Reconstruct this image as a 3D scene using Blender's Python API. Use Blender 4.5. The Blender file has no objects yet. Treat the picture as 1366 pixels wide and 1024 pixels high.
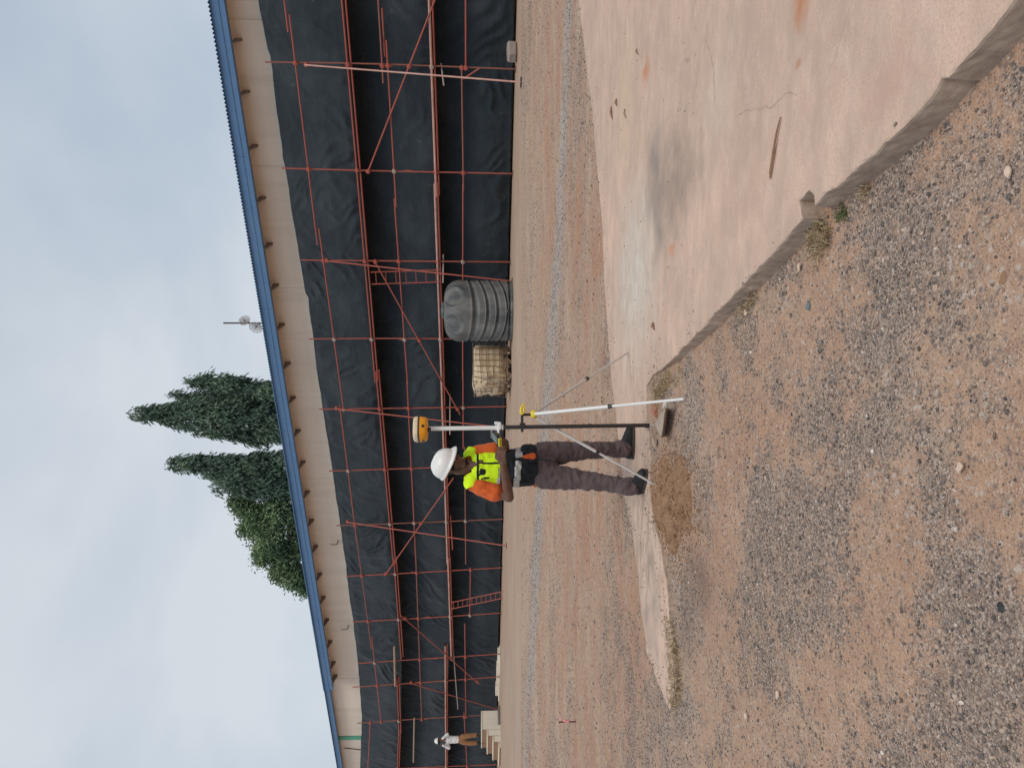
import bpy, bmesh, math, random
import numpy as np
from mathutils import Vector, Matrix, noise as mnoise
from mathutils.geometry import tessellate_polygon

random.seed(7)
rng = np.random.default_rng(7)
S = bpy.context.scene
C = S.collection
PI = math.pi

# ------------------------------------------------------------------ camera
F = 1025.0                      # focal length in photo pixels (photo 1366 x 1024, held sideways)
PITCH = math.atan(49.0 / F)
CAM = Vector((0, 0, 1.42))
FWD = Vector((0, math.cos(PITCH), -math.sin(PITCH)))
UPV = Vector((0, math.sin(PITCH), math.cos(PITCH)))
cam = bpy.data.cameras.new('camera')
camo = bpy.data.objects.new('camera', cam)
C.objects.link(camo)
cam.sensor_width = 36
cam.lens = 36 * F / 1366
cam.clip_end = 1500
cam.clip_start = 0.05
xc, yc, zc = -UPV, Vector((1, 0, 0)), -FWD      # the phone was held on its side: world up is image left
camo.matrix_world = Matrix(((xc.x, yc.x, zc.x, CAM.x), (xc.y, yc.y, zc.y, CAM.y), (xc.z, yc.z, zc.z, CAM.z), (0, 0, 0, 1)))
S.camera = camo

# ------------------------------------------------------------------ world, sun, exposure
SUN_EL, SUN_AZ = math.radians(56), math.radians(165)
w = bpy.data.worlds.new('World')
S.world = w
w.use_nodes = True
nt = w.node_tree
for n in list(nt.nodes):
    nt.nodes.remove(n)
def wn(t, **k):
    n = nt.nodes.new(t)
    for a, b in k.items():
        setattr(n, a, b)
    return n
sky = wn('ShaderNodeTexSky', sky_type='NISHITA', sun_disc=False, sun_elevation=SUN_EL, sun_rotation=SUN_AZ)
sky.dust_density = 3.0
bg1 = wn('ShaderNodeBackground'); bg1.inputs[1].default_value = 0.10
nt.links.new(sky.outputs[0], bg1.inputs[0])
tc = wn('ShaderNodeTexCoord')
mp = wn('ShaderNodeMapping'); mp.inputs['Scale'].default_value = (1.0, 1.0, 1.8); mp.inputs['Location'].default_value = (3.1, 0.4, 0.7)
nt.links.new(tc.outputs['Generated'], mp.inputs[0])
nz = wn('ShaderNodeTexNoise'); nz.inputs['Scale'].default_value = 1.9; nz.inputs['Detail'].default_value = 6; nz.inputs['Roughness'].default_value = 0.5; nz.inputs['Distortion'].default_value = 0.35
nt.links.new(mp.outputs[0], nz.inputs['Vector'])
rp = wn('ShaderNodeValToRGB')
rp.color_ramp.elements[0].position = 0.33; rp.color_ramp.elements[0].color = (0.41, 0.485, 0.585, 1)
rp.color_ramp.elements[1].position = 0.70; rp.color_ramp.elements[1].color = (0.65, 0.695, 0.735, 1)
e = rp.color_ramp.elements.new(0.52); e.color = (0.52, 0.585, 0.66, 1)
nt.links.new(nz.outputs[0], rp.inputs[0])
bg2 = wn('ShaderNodeBackground'); bg2.inputs[1].default_value = 1.0
nt.links.new(rp.outputs[0], bg2.inputs[0])
mx = wn('ShaderNodeMixShader'); mx.inputs[0].default_value = 0.88
wo = wn('ShaderNodeOutputWorld')
nt.links.new(bg1.outputs[0], mx.inputs[1]); nt.links.new(bg2.outputs[0], mx.inputs[2]); nt.links.new(mx.outputs[0], wo.inputs[0])

sl = bpy.data.lights.new('sun', 'SUN')
sl.energy = 1.5
sl.angle = math.radians(28)
sl.color = (1.0, 0.95, 0.88)
so = bpy.data.objects.new('sun', sl)
C.objects.link(so)
sd = Vector((math.sin(SUN_AZ) * math.cos(SUN_EL), math.cos(SUN_AZ) * math.cos(SUN_EL), math.sin(SUN_EL)))
so.rotation_euler = sd.to_track_quat('Z', 'Y').to_euler()
S.view_settings.view_transform = 'Standard'
S.view_settings.look = 'None'
S.view_settings.gamma = 1
S.view_settings.exposure = 0.14

# ------------------------------------------------------------------ geometry helpers
def ray(x, y):
    """direction through photo pixel (x right, y down in the stored sideways photo)"""
    u, v = 1024 - y, x
    return ((u - 512) / F) * Vector((1, 0, 0)) + FWD - ((v - 683) / F) * UPV
def G(x, y, z=0.0):
    d = ray(x, y)
    return CAM + d * ((z - CAM.z) / d.z)
def at(x, y, Y):
    d = ray(x, y)
    return CAM + d * (Y / d.y)
A = Vector((-0.8434, 0.5373, 0)).normalized()       # along the building, away to the left
Nn = Vector((-A.y, A.x, 0))                          # out of the facade towards the camera side
P0 = Vector((10.24, 20.5, 0))
WALLZ = 0.29
def W(x, y, off=0.0):
    """photo pixel on the vertical plane `off` metres out from the scaffold face -> (t, z)"""
    d = ray(x, y)
    k = (off - (CAM - P0).dot(Nn)) / d.dot(Nn)
    p = CAM + d * k
    return (p - P0).dot(A), p.z
def WP(t, z, off=0.0):
    return P0 + A * t + Nn * off + Vector((0, 0, z))
def WX(x, y, off=0.0):
    t, z = W(x, y, off)
    return WP(t, z, off)
def project(X, Y, Z):
    dx, dy, dz = X - CAM.x, Y - CAM.y, Z - CAM.z
    dep = dy * FWD.y + dz * FWD.z
    up = dy * UPV.y + dz * UPV.z
    u = 512 + F * dx / dep
    v = 683 - F * up / dep
    return v, 1024 - u          # photo x, y

def sstep(a, b, x):
    t = np.clip((x - a) / (b - a), 0, 1)
    return t * t * (3 - 2 * t)
def vn(x, y, seed=0):
    x = np.asarray(x, float); y = np.asarray(y, float)
    xi = np.floor(x).astype(np.int64); yi = np.floor(y).astype(np.int64)
    xf = x - xi; yf = y - yi
    def h(a, b):
        n = (a * 374761393 + b * 668265263 + seed * 974634777) & 0xffffffff
        n = ((n ^ (n >> 13)) * 1274126177) & 0xffffffff
        n = n ^ (n >> 16)
        return (n & 0xffffff) / float(0xffffff)
    xf = xf * xf * (3 - 2 * xf); yf = yf * yf * (3 - 2 * yf)
    return (h(xi, yi) * (1 - xf) + h(xi + 1, yi) * xf) * (1 - yf) + (h(xi, yi + 1) * (1 - xf) + h(xi + 1, yi + 1) * xf) * yf
def fbm(x, y, seed=0, o=4):
    s = 0; a = 0.5; t = 0
    for i in range(o):
        s = s + a * vn(np.asarray(x) * 2 ** i, np.asarray(y) * 2 ** i, seed + i * 17)
        t += a; a *= 0.5
    return s / t

# ------------------------------------------------------------------ object helpers
def tag(o, label=None, cat=None, group=None, kind=None):
    if label: o['label'] = label
    if cat: o['category'] = cat
    if group: o['group'] = group
    if kind: o['kind'] = kind
    return o
def empty(name, loc, label, cat, group=None, rz=0):
    o = bpy.data.objects.new(name, None)
    o.empty_display_size = 0.2
    o.location = loc; o.rotation_euler = (0, 0, rz)
    C.objects.link(o)
    return tag(o, label, cat, group)
def link(name, me, m, parent=None):
    o = bpy.data.objects.new(name, me)
    C.objects.link(o)
    if m is not None and len(me.materials) == 0:
        me.materials.append(m)
    if parent is not None:
        o.parent = parent
    return o
def world_matrix(o):
    m = Matrix.LocRotScale(o.location, o.rotation_euler, o.scale)
    return world_matrix(o.parent) @ m if o.parent else m
class MB:
    """collects shapes into one mesh; points in world space, moved into the parent's frame on build"""
    def __init__(s): s.v = []; s.f = []; s.sm = []
    def add(s, vs, fs, smooth=False):
        b = len(s.v)
        s.v += [tuple(v) for v in vs]
        s.f += [tuple(i + b for i in f) for f in fs]
        s.sm += [smooth] * len(fs)
        return s
    def box(s, c, size, M=None, bev=0.0):
        hx, hy, hz = size[0] / 2, size[1] / 2, size[2] / 2
        b = min(bev, hx * .9, hy * .9, hz * .9)
        M = M or Matrix.Identity(3)
        c = Vector(c)
        if b <= 0:
            vs = [c + M @ Vector((sx * hx, sy * hy, sz * hz)) for sx in (-1, 1) for sy in (-1, 1) for sz in (-1, 1)]
            return s.add(vs, [(0, 1, 3, 2), (4, 6, 7, 5), (0, 4, 5, 1), (2, 3, 7, 6), (0, 2, 6, 4), (1, 5, 7, 3)])
        bm = bmesh.new()
        bmesh.ops.create_cube(bm, size=1.0, matrix=Matrix.Diagonal((size[0], size[1], size[2], 1)))
        bmesh.ops.bevel(bm, geom=bm.edges[:], offset=b, segments=1, affect='EDGES')
        bm.verts.index_update()
        vs = [c + M @ v.co for v in bm.verts]
        fs = [[v.index for v in f.verts] for f in bm.faces]
        bm.free()
        return s.add(vs, fs)
    def tube(s, p0, p1, r0, r1=None, n=8, cap=True):
        p0 = Vector(p0); p1 = Vector(p1); r1 = r0 if r1 is None else r1
        d = (p1 - p0).normalized()
        a = d.orthogonal().normalized(); b = d.cross(a)
        vs = []
        for p, r in ((p0, r0), (p1, r1)):
            for k in range(n):
                an = 2 * PI * k / n
                vs.append(p + (a * math.cos(an) + b * math.sin(an)) * r)
        s.add(vs, [(k, (k + 1) % n, n + (k + 1) % n, n + k) for k in range(n)], True)
        if cap:
            s.add(vs[:n], [tuple(range(n - 1, -1, -1))]); s.add(vs[n:], [tuple(range(n))])
        return s
    def path(s, pts, rs, n=8, cap=True):
        pts = [Vector(p) for p in pts]
        if not hasattr(rs, '__len__'): rs = [rs] * len(pts)
        vs = []
        a = None
        for i, p in enumerate(pts):
            d = (pts[min(i + 1, len(pts) - 1)] - pts[max(i - 1, 0)]).normalized()
            if a is None: a = d.orthogonal().normalized()
            a = (a - d * a.dot(d)).normalized(); b = d.cross(a)
            for k in range(n):
                an = 2 * PI * k / n
                vs.append(p + (a * math.cos(an) + b * math.sin(an)) * rs[i])
        fs = []
        for i in range(len(pts) - 1):
            for k in range(n):
                fs.append((i * n + k, i * n + (k + 1) % n, (i + 1) * n + (k + 1) % n, (i + 1) * n + k))
        s.add(vs, fs, True)
        if cap:
            s.add(vs[:n], [tuple(range(n - 1, -1, -1))]); s.add(vs[-n:], [tuple(range(n))])
        return s
    def lathe(s, prof, c=(0, 0, 0), n=24, M=None, fn=None):
        M = M or Matrix.Identity(3); c = Vector(c)
        vs = []
        for i, (r, z) in enumerate(prof):
            for k in range(n):
                an = 2 * PI * k / n
                p = Vector((r * math.cos(an), r * math.sin(an), z))
                if fn: p = fn(p, an, i)
                vs.append(c + M @ p)
        fs = [(i * n + k, i * n + (k + 1) % n, (i + 1) * n + (k + 1) % n, (i + 1) * n + k) for i in range(len(prof) - 1) for k in range(n)]
        s.add(vs, fs, True)
        s.add(vs[:n], [tuple(range(n - 1, -1, -1))]); s.add(vs[-n:], [tuple(range(n))])
        return s
    def build(s, name, m, parent=None, origin=None):
        me = bpy.data.meshes.new(name)
        if parent is not None:
            inv = world_matrix(parent).inverted()
        elif origin is not None:
            inv = Matrix.Translation(-Vector(origin))
        else:
            inv = Matrix.Identity(4)
        me.from_pydata([tuple(inv @ Vector(v)) for v in s.v], [], s.f)
        me.polygons.foreach_set('use_smooth', s.sm)
        me.update()
        o = link(name, me, m, parent)
        if parent is None and origin is not None: o.location = origin
        return o
def npmesh(name, V, Fq, smooth=True, attrs=None):
    """V (n,3) array, Fq (m,k) array of equal-sided faces"""
    me = bpy.data.meshes.new(name)
    V = np.asarray(V, np.float32); Fq = np.asarray(Fq, np.int32)
    k = Fq.shape[1]
    me.vertices.add(len(V)); me.vertices.foreach_set('co', V.ravel())
    me.loops.add(Fq.size); me.loops.foreach_set('vertex_index', Fq.ravel())
    me.polygons.add(len(Fq)); me.polygons.foreach_set('loop_start', np.arange(len(Fq), dtype=np.int32) * k)
    me.polygons.foreach_set('use_smooth', np.full(len(Fq), smooth))
    if attrs:
        for an, av in attrs.items():
            at_ = me.attributes.new(an, 'FLOAT', 'POINT')
            at_.data.foreach_set('value', np.asarray(av, np.float32).ravel())
    me.update(calc_edges=True)
    return me
def grid_faces(nu, nv):
    i = np.arange(nu - 1)[:, None] * nv + np.arange(nv - 1)[None, :]
    i = i.ravel()
    return np.stack([i, i + nv, i + nv + 1, i + 1], 1)

# ------------------------------------------------------------------ material helpers
class M_:
    def __init__(s, name, rough=0.8, spec=0.3, metal=0.0):
        s.m = bpy.data.materials.new(name); s.m.use_nodes = True
        s.t = s.m.node_tree; s.b = s.t.nodes['Principled BSDF']
        s.b.inputs['Roughness'].default_value = rough
        s.b.inputs['Specular IOR Level'].default_value = spec
        s.b.inputs['Metallic'].default_value = metal
        s._p = None
    def n(s, t, **k):
        x = s.t.nodes.new(t)
        for a, b in k.items(): setattr(x, a, b)
        return x
    def l(s, a, b): s.t.links.new(a, b)
    def pos(s):
        if s._p is None:
            s._p = s.n('ShaderNodeTexCoord').outputs['Object']
        return s._p
    def mapd(s, scale=(1, 1, 1), rot=(0, 0, 0), loc=(0, 0, 0)):
        m = s.n('ShaderNodeMapping')
        m.inputs['Scale'].default_value = scale; m.inputs['Rotation'].default_value = rot; m.inputs['Location'].default_value = loc
        s.l(s.pos(), m.inputs[0]); return m.outputs[0]
    def noise(s, scale, detail=4, rough=0.55, vec=None, dist=0.0):
        x = s.n('ShaderNodeTexNoise')
        x.inputs['Scale'].default_value = scale; x.inputs['Detail'].default_value = detail
        x.inputs['Roughness'].default_value = rough; x.inputs['Distortion'].default_value = dist
        s.l(vec if vec is not None else s.pos(), x.inputs['Vector']); return x.outputs[0]
    def voro(s, scale, out='Distance', vec=None, feature='F1'):
        x = s.n('ShaderNodeTexVoronoi', feature=feature); x.inputs['Scale'].default_value = scale
        s.l(vec if vec is not None else s.pos(), x.inputs['Vector']); return x.outputs[out]
    def ramp(s, fac, stops):
        r = s.n('ShaderNodeValToRGB'); el = r.color_ramp.elements
        el[0].position, el[1].position = stops[0][0], stops[-1][0]
        def c4(c): return (c, c, c, 1) if not hasattr(c, '__len__') else (*c, 1)
        el[0].color, el[1].color = c4(stops[0][1]), c4(stops[-1][1])
        for p, c in stops[1:-1]:
            e = el.new(p); e.color = c4(c)
        s.l(fac, r.inputs[0]); return r.outputs[0]
    def mix(s, fac, a, b, mode='MIX'):
        x = s.n('ShaderNodeMix', data_type='RGBA', blend_type=mode)
        for sock, val in ((x.inputs[0], fac), (x.inputs[6], a), (x.inputs[7], b)):
            if hasattr(val, 'links'): s.l(val, sock)
            elif hasattr(val, '__len__'): sock.default_value = (*val, 1) if len(val) == 3 else val
            else: sock.default_value = val
        return x.outputs[2]
    def math(s, op, a, b=0.0, clamp=False):
        x = s.n('ShaderNodeMath', operation=op); x.use_clamp = clamp
        for sock, val in ((x.inputs[0], a), (x.inputs[1], b)):
            if hasattr(val, 'links'): s.l(val, sock)
            else: sock.default_value = val
        return x.outputs[0]
    def attr(s, name):
        x = s.n('ShaderNodeAttribute'); x.attribute_name = name; return x.outputs['Fac']
    def spot(s, cx, cy, rx, ry, rot=0.0, warp=0.3, lo=0.6, hi=1.0, wscale=2.0):
        """soft-edged patch mask in object x,y"""
        wv = s.n('ShaderNodeTexNoise'); wv.inputs['Scale'].default_value = wscale; wv.inputs['Detail'].default_value = 5
        s.l(s.pos(), wv.inputs['Vector'])
        ad = s.n('ShaderNodeVectorMath', operation='MULTIPLY_ADD')
        s.l(wv.outputs['Color'], ad.inputs[0]); ad.inputs[1].default_value = (warp * 2,) * 3
        s.l(s.pos(), ad.inputs[2])
        m = s.n('ShaderNodeMapping', vector_type='TEXTURE')
        m.inputs['Location'].default_value = (cx + warp, cy + warp, 0); m.inputs['Rotation'].default_value = (0, 0, rot)
        m.inputs['Scale'].default_value = (rx, ry, 1e6)
        s.l(ad.outputs[0], m.inputs[0])
        ln = s.n('ShaderNodeVectorMath', operation='LENGTH'); s.l(m.outputs[0], ln.inputs[0])
        return s.ramp(ln.outputs['Value'], [(lo, 1.0), (hi, 0.0)])
    def col(s, c):
        if hasattr(c, 'links'): s.l(c, s.b.inputs['Base Color'])
        else: s.b.inputs['Base Color'].default_value = (*c, 1)
        return s
    def rough(s, c): s.l(c, s.b.inputs['Roughness']); return s
    def bump(s, h, strength=0.5, dist=0.01):
        x = s.n('ShaderNodeBump'); x.inputs['Strength'].default_value = strength; x.inputs['Distance'].default_value = dist
        s.l(h, x.inputs['Height'])
        prev = s.b.inputs['Normal']
        if prev.links: s.l(prev.links[0].from_socket, x.inputs['Normal'])
        s.l(x.outputs[0], prev); return s
def worn(name, c, c2=None, scale=6, rough=0.7, amt=0.5, bump=0.0, metal=0.0, spec=0.3, bscale=None):
    m = M_(name, rough, spec, metal)
    c2 = c2 or tuple(v * 0.6 for v in c)
    f = m.ramp(m.noise(scale, 6, 0.65), [(0.35, 0.0), (0.75, amt)])
    m.col(m.mix(f, c, c2))
    if bump: m.bump(m.noise(bscale or scale * 4, 4), 0.6, bump)
    return m.m

# colours
mSteel = worn('red_oxide_pipe_paint', (0.40, 0.088, 0.062), (0.27, 0.11, 0.085), 3, 0.55, 0.8)
mSteelPale = worn('faded_pink_pipe_paint', (0.56, 0.34, 0.28), (0.38, 0.16, 0.12), 3, 0.5, 0.8)
mSteelB = worn('rusty_brown_pipe', (0.30, 0.10, 0.07), (0.20, 0.12, 0.09), 5, 0.7, 0.8)
mGalv = worn('dusty_galvanised_steel', (0.42, 0.37, 0.33), (0.25, 0.18, 0.15), 8, 0.5, 0.6, metal=0.3)
mPlank = worn('weathered_scaffold_timber', (0.42, 0.31, 0.22), (0.22, 0.15, 0.10), 9, 0.85, 0.8, 0.004)

mPlankD = worn('shade_dark_plank', (0.05, 0.04, 0.035), (0.03, 0.025, 0.02), 9, 0.9, 0.8)  # near-black colour stands in for the shade under the deck
mm = M_('beige_wall_paint', 0.85, 0.25)
v1 = mm.noise(0.5, 5, 0.6, mm.mapd((1, 1, 0.25)))
cw_in = mm.mix(mm.ramp(v1, [(0.35, 0.0), (0.7, 0.6)]), (0.84, 0.72, 0.60), (0.74, 0.62, 0.51))
cw = mm.mix(mm.ramp(mm.noise(1.0, 6, .7, mm.mapd((2.5, 2.5, .16))), [(.5, 0.), (.75, .40)]), cw_in, (0.50, 0.41, 0.33))
mm.col(cw)
mm.bump(mm.noise(30, 3), 0.3, 0.004)
mWall = mm.m
mBlue = worn('blue_painted_sheet_metal', (0.085, 0.19, 0.36), (0.13, 0.24, 0.40), 1.5, 0.5, 0.7, metal=0.0, spec=0.45)
mGreen = worn('green_painted_downpipe', (0.12, 0.42, 0.27), None, 3, 0.5, 0.5)
mBrk = worn('brown_grey_bracket', (0.20, 0.16, 0.14), None, 5, 0.6)
mDarkSteel = worn('dark_bracket_steel', (0.06, 0.05, 0.05), None, 5, 0.6)

mm = M_('black_green_shade_net', 0.85, 0.16)
wv = mm.noise(60, 2, 0.5, mm.mapd((0.35, 0.35, 3.0)))
big = mm.noise(0.8, 5, 0.6)
c = mm.mix(mm.ramp(wv, [(0.35, 0.0), (0.65, 1.0)]), (0.014, 0.020, 0.026), (0.030, 0.040, 0.049))
c = mm.mix(mm.ramp(big, [(0.4, 0.0), (0.75, 0.55)]), c, (0.055, 0.068, 0.077))
sp = mm.noise(2.2, 8, 0.75, mm.mapd((1, 1, 1), (0, 0, 0), (5, 2, 1)))
c = mm.mix(mm.ramp(sp, [(0.60, 0.0), (0.70, 0.30)]), c, (0.14, 0.15, 0.15))
sp2 = mm.noise(9, 6, 0.8, mm.mapd((1, 1, 1.4)))
c = mm.mix(mm.ramp(sp2, [(0.69, 0.0), (0.75, 0.7)]), c, (0.30, 0.31, 0.31))
mm.col(c)
mm.bump(mm.noise(90, 2, 0.5, mm.mapd((0.3, 0.3, 2.0))), 0.25, 0.004)
mm.bump(mm.noise(3.5, 4, 0.6, mm.mapd((0.5, 0.5, 1.6), (0, 0.5, 0))), 0.6, 0.05)
mm.b.inputs['Sheen Weight'].default_value = 0.12
mNet = mm.m

# ------------------------------------------------------------------ ground
def slab_outline_px():
    far = [(772, 0), (781, 80), (790, 150), (798, 240), (803, 300), (806, 380), (810, 440), (815, 500), (826, 600), (832, 660), (841, 700), (850, 760), (856, 820), (862, 870), (878, 915), (893, 948)]
    near = [(897, 930), (895, 880), (891, 820), (886, 770), (879, 720), (871, 690), (866, 655), (868, 620), (866, 580), (862, 545), (862, 515), (870, 500), (882, 492), (905, 470), (935, 440), (985, 387), (1032, 337), (1071, 291), (1065, 268), (1079, 253), (1085, 262), (1086, 276), (1130, 238), (1185, 187), (1240, 133), (1300, 67), (1355, 0)]
    return far, near
far_px, near_px = slab_outline_px()
far_w = [G(x, y, 0) for x, y in far_px]
near_w = [G(x, y, 0) for x, y in near_px]
ext_far = far_w[0] + (far_w[0] - far_w[2]).normalized() * 14
ext_near = near_w[-1] + (near_w[-1] - near_w[-4]).normalized() * 5
slab_poly = [ext_far] + far_w + near_w + [ext_near, Vector((ext_far.x, ext_near.y, 0))]
edge_near = np.array([(p.x, p.y) for p in near_w + [ext_near]])

def in_poly(X, Y, poly):
    ins = np.zeros(X.shape, bool)
    n = len(poly); j = n - 1
    for i in range(n):
        xi, yi, xj, yj = poly[i].x, poly[i].y, poly[j].x, poly[j].y
        c_ = ((yi > Y) != (yj > Y)) & (X < (xj - xi) * (Y - yi) / (yj - yi + 1e-12) + xi)
        ins ^= c_
        j = i
    return ins
def dist_seg(X, Y, pts):
    d = np.full(X.shape, 1e9)
    for (ax, ay), (bx, by) in zip(pts[:-1], pts[1:]):
        dx, dy = bx - ax, by - ay
        t = np.clip(((X - ax) * dx + (Y - ay) * dy) / (dx * dx + dy * dy + 1e-12), 0, 1)
        d = np.minimum(d, np.hypot(X - ax - t * dx, Y - ay - t * dy))
    return d
def blobs(X, Y, lst):
    """sum of world-space elliptical bumps; each centre and size comes from where the patch lies on the ground"""
    s = np.zeros(np.shape(X))
    for (px, py, rx, ry, a) in lst:
        c0 = G(px, py, -0.08); cx = G(px + rx, py, -0.08); cy = G(px, py + ry, -0.08)
        ry_ = abs(cx.y - c0.y) + 1e-3; rx_ = abs(cy.x - c0.x) + 1e-3
        q = ((X - c0.x) / rx_) ** 2 + ((Y - c0.y) / ry_) ** 2
        s = s + a * np.exp(-q)
    return s
GRAV = [(1290, 230, 110, 130, .5), (1180, 320, 50, 80, .4), (1065, 840, 42, 120, .55), (1300, 835, 75, 75, .5), (1250, 540, 100, 50, .25), (1010, 800, 20, 120, .2),
        (940, 590, 22, 80, .25), (1080, 560, 28, 60, .2), (1150, 620, 40, 90, .2), (1150, 450, 60, 60, .35), (1330, 980, 50, 50, .25), (935, 820, 18, 90, .3),
        (990, 740, 30, 110, -.45), (1285, 650, 38, 60, -.5), (1185, 830, 32, 70, -.3), (1052, 610, 14, 90, -.4), (905, 680, 26, 50, -.7), (1010, 480, 30, 50, -.2),
        (1130, 960, 60, 50, -.25), (960, 930, 26, 60, -.3), (1210, 740, 30, 40, -.2), (960, 620, 12, 90, .1)]
BANDL = np.array([(9.0, 10.5), (5.0, 12.0), (2.2, 13.0), (-2.0, 15.2), (-5.5, 16.6), (-9.0, 17.8), (-16, 21)])
def far_band(X, Y):
    return np.exp(-(dist_seg(X, Y, BANDL) / (0.55 + .5 * vn(X * .5, Y * .5, 77))) ** 2)
def gravel_amount(X, Y):
    q = fbm(X * 1.6 + 3.1, Y * 1.6 + 1.7, 5, 5)
    q2 = fbm(X * 5.5, Y * 5.5, 9, 3)
    q3 = fbm(X * 17, Y * 17, 19, 3)
    d = 0.43 + (q - 0.5) * 1.6 + (q2 - 0.5) * 1.3 + (q3 - .5) * 1.0 + blobs(X, Y, GRAV) * .72
    # coarse grey gravel band in front of the building
    far = sstep(7.0, 9.0, Y)
    band = far_band(X, Y)
    s1 = X * .92 - Y * .38; s2 = X * .38 + Y * .92
    d = d * (1 - far) + far * (0.27 + (fbm(s1 * 0.35, s2 * 0.9, 31, 5) - .5) * 1.7 + (q2 - .5) * .6 + band * .5)
    return np.clip(d, 0, 1)
def gz(X, Y):
    X = np.asarray(X, float); Y = np.asarray(Y, float)
    side = sstep(-0.6, 0.7, X)            # the right side lies lower against the slab edge
    z = -0.045 - 0.06 * side + (0.033 + 0.058 * side) * sstep(4.6, 6.6, Y)
    z = z + 0.30 * sstep(11, 20, Y)
    z = z + 0.022 * (fbm(X * 0.9, Y * 0.9, 3, 3) - .5) * sstep(7, 4.5, Y) + 0.008 * (fbm(X * 6, Y * 6, 4, 3) - .5) * sstep(9, 5, Y)
    z = z + blobs(X, Y, [(898, 672, 20, 34, 0.012)])
    return z
def axis(fine0, fine1, step, lo, hi, g):
    a = list(np.arange(fine0, fine1, step))
    s = step; p = a[-1]; up = []
    while p < hi:
        s *= g; p += s; up.append(p)
    s = step; p = a[0]; dn = []
    while p > lo:
        s *= g; p -= s; dn.append(p)
    return np.array(dn[::-1] + a + up)
xs = axis(-2.6, 2.6, 0.022, -400, 400, 1.06)
ys = axis(1.6, 7.0, 0.022, -400, 400, 1.05)
GX, GY = np.meshgrid(xs, ys, indexing='ij')
slab_in = in_poly(GX, GY, slab_poly)
inside = slab_in & (dist_seg(GX, GY, np.array([(p.x, p.y) for p in slab_poly])) > 0.05)
GZ = gz(GX, GY)
GZ = np.where(inside, np.minimum(GZ, -0.03), GZ)
ga = gravel_amount(GX, GY)
me = npmesh('ground', np.stack([GX, GY, GZ], -1).reshape(-1, 3), grid_faces(len(xs), len(ys)), True, {'grav': ga, 'band': far_band(GX, GY)})

mm = M_('laterite_soil_and_grit', 0.95, 0.12)
gA = mm.attr('grav')
n1 = mm.noise(0.7, 7, 0.65); n2 = mm.noise(14, 6, 0.7); n3 = mm.noise(120, 3, 0.7)
soil = mm.mix(mm.ramp(n1, [(0.38, 0.0), (0.62, 1.0)]), (0.43, 0.238, 0.146), (0.47, 0.315, 0.215))
soil = mm.mix(mm.ramp(n2, [(0.38, 0.0), (0.65, 0.75)]), soil, (0.31, 0.185, 0.125))
soil = mm.mix(mm.ramp(n3, [(0.45, 0.0), (0.7, 0.6)]), soil, (0.54, 0.40, 0.29))
vc = mm.n('ShaderNodeTexVoronoi'); vc.inputs['Scale'].default_value = 130; mm.l(mm.pos(), vc.inputs['Vector'])
sep = mm.n('ShaderNodeSeparateColor'); mm.l(vc.outputs['Color'], sep.inputs[0])
vf = mm.n('ShaderNodeTexVoronoi'); vf.inputs['Scale'].default_value = 42; mm.l(mm.pos(), vf.inputs['Vector'])
sepf = mm.n('ShaderNodeSeparateColor'); mm.l(vf.outputs['Color'], sepf.inputs[0])
farm = mm.n('ShaderNodeSeparateXYZ'); mm.l(mm.pos(), farm.inputs[0])
fr = mm.math('MULTIPLY', mm.math('SUBTRACT', farm.outputs[1], 5.5), .4, True)
gsel = mm.n('ShaderNodeMix', data_type='FLOAT'); mm.l(fr, gsel.inputs[0]); mm.l(sep.outputs[0], gsel.inputs[2]); mm.l(sepf.outputs[0], gsel.inputs[3])
grit = mm.ramp(gsel.outputs[0], [(0.0, (0.085, 0.075, 0.07)), (0.3, (0.19, 0.165, 0.15)), (0.6, (0.29, 0.245, 0.215)), (0.88, (0.40, 0.33, 0.28)), (1.0, (0.62, 0.56, 0.50))])
gm = mm.math('ADD', gA, mm.math('MULTIPLY', mm.math('SUBTRACT', mm.noise(26, 6, 0.75), 0.5), 2.0))
gm = mm.ramp(gm, [(0.20, 0.0), (0.95, 0.70)])
c = mm.mix(gm, soil, grit)
# loose grains everywhere, pale and dark
for (px_, py_, rx_, ry_, a_) in ((940, 760, 60, 190, .6), (900, 600, 40, 90, .5), (1010, 880, 60, 160, .35), (1180, 720, 70, 160, .3), (960, 480, 60, 60, .35)):
    c0_ = G(px_, py_, -.08); c1_ = G(px_ + rx_, py_, -.08); c2_ = G(px_, py_ + ry_, -.08)
    c = mm.mix(mm.math('MULTIPLY', mm.spot(c0_.x, c0_.y, abs(c2_.x - c0_.x), abs(c1_.y - c0_.y), warp=.3, lo=.1, hi=1.2, wscale=3), a_), c, mm.mix(mm.ramp(mm.noise(30, 6, .8), [(.35, 0.), (.65, 1.)]), (0.27, 0.155, 0.10), (0.46, 0.31, 0.215)))
def grains(vo, se, t0, t1, col, amt):
    global c
    k = mm.math('MULTIPLY', mm.ramp(se, [(t0, 0.0), (t1, 1.0)]), mm.ramp(vo.outputs['Distance'], [(0.25, amt), (0.55, 0.0)]))
    c = mm.mix(k, c, col)
grains(vc, sep.outputs[1], .62, .66, (0.15, 0.115, 0.10), .8)
grains(vc, sep.outputs[2], .80, .84, (0.60, 0.50, 0.42), .7)
grains(vf, sepf.outputs[1], .74, .78, (0.17, 0.13, 0.115), .7)
grains(vf, sepf.outputs[2], .86, .90, (0.50, 0.43, 0.37), .7)
def gspot(px, py, rx, ry, **k):
    c0 = G(px, py, -0.08); cx = G(px + rx, py, -0.08); cy = G(px, py + ry, -0.08)
    return mm.spot(c0.x, c0.y, abs(cy.x - c0.x), abs(cx.y - c0.y), **k)
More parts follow.
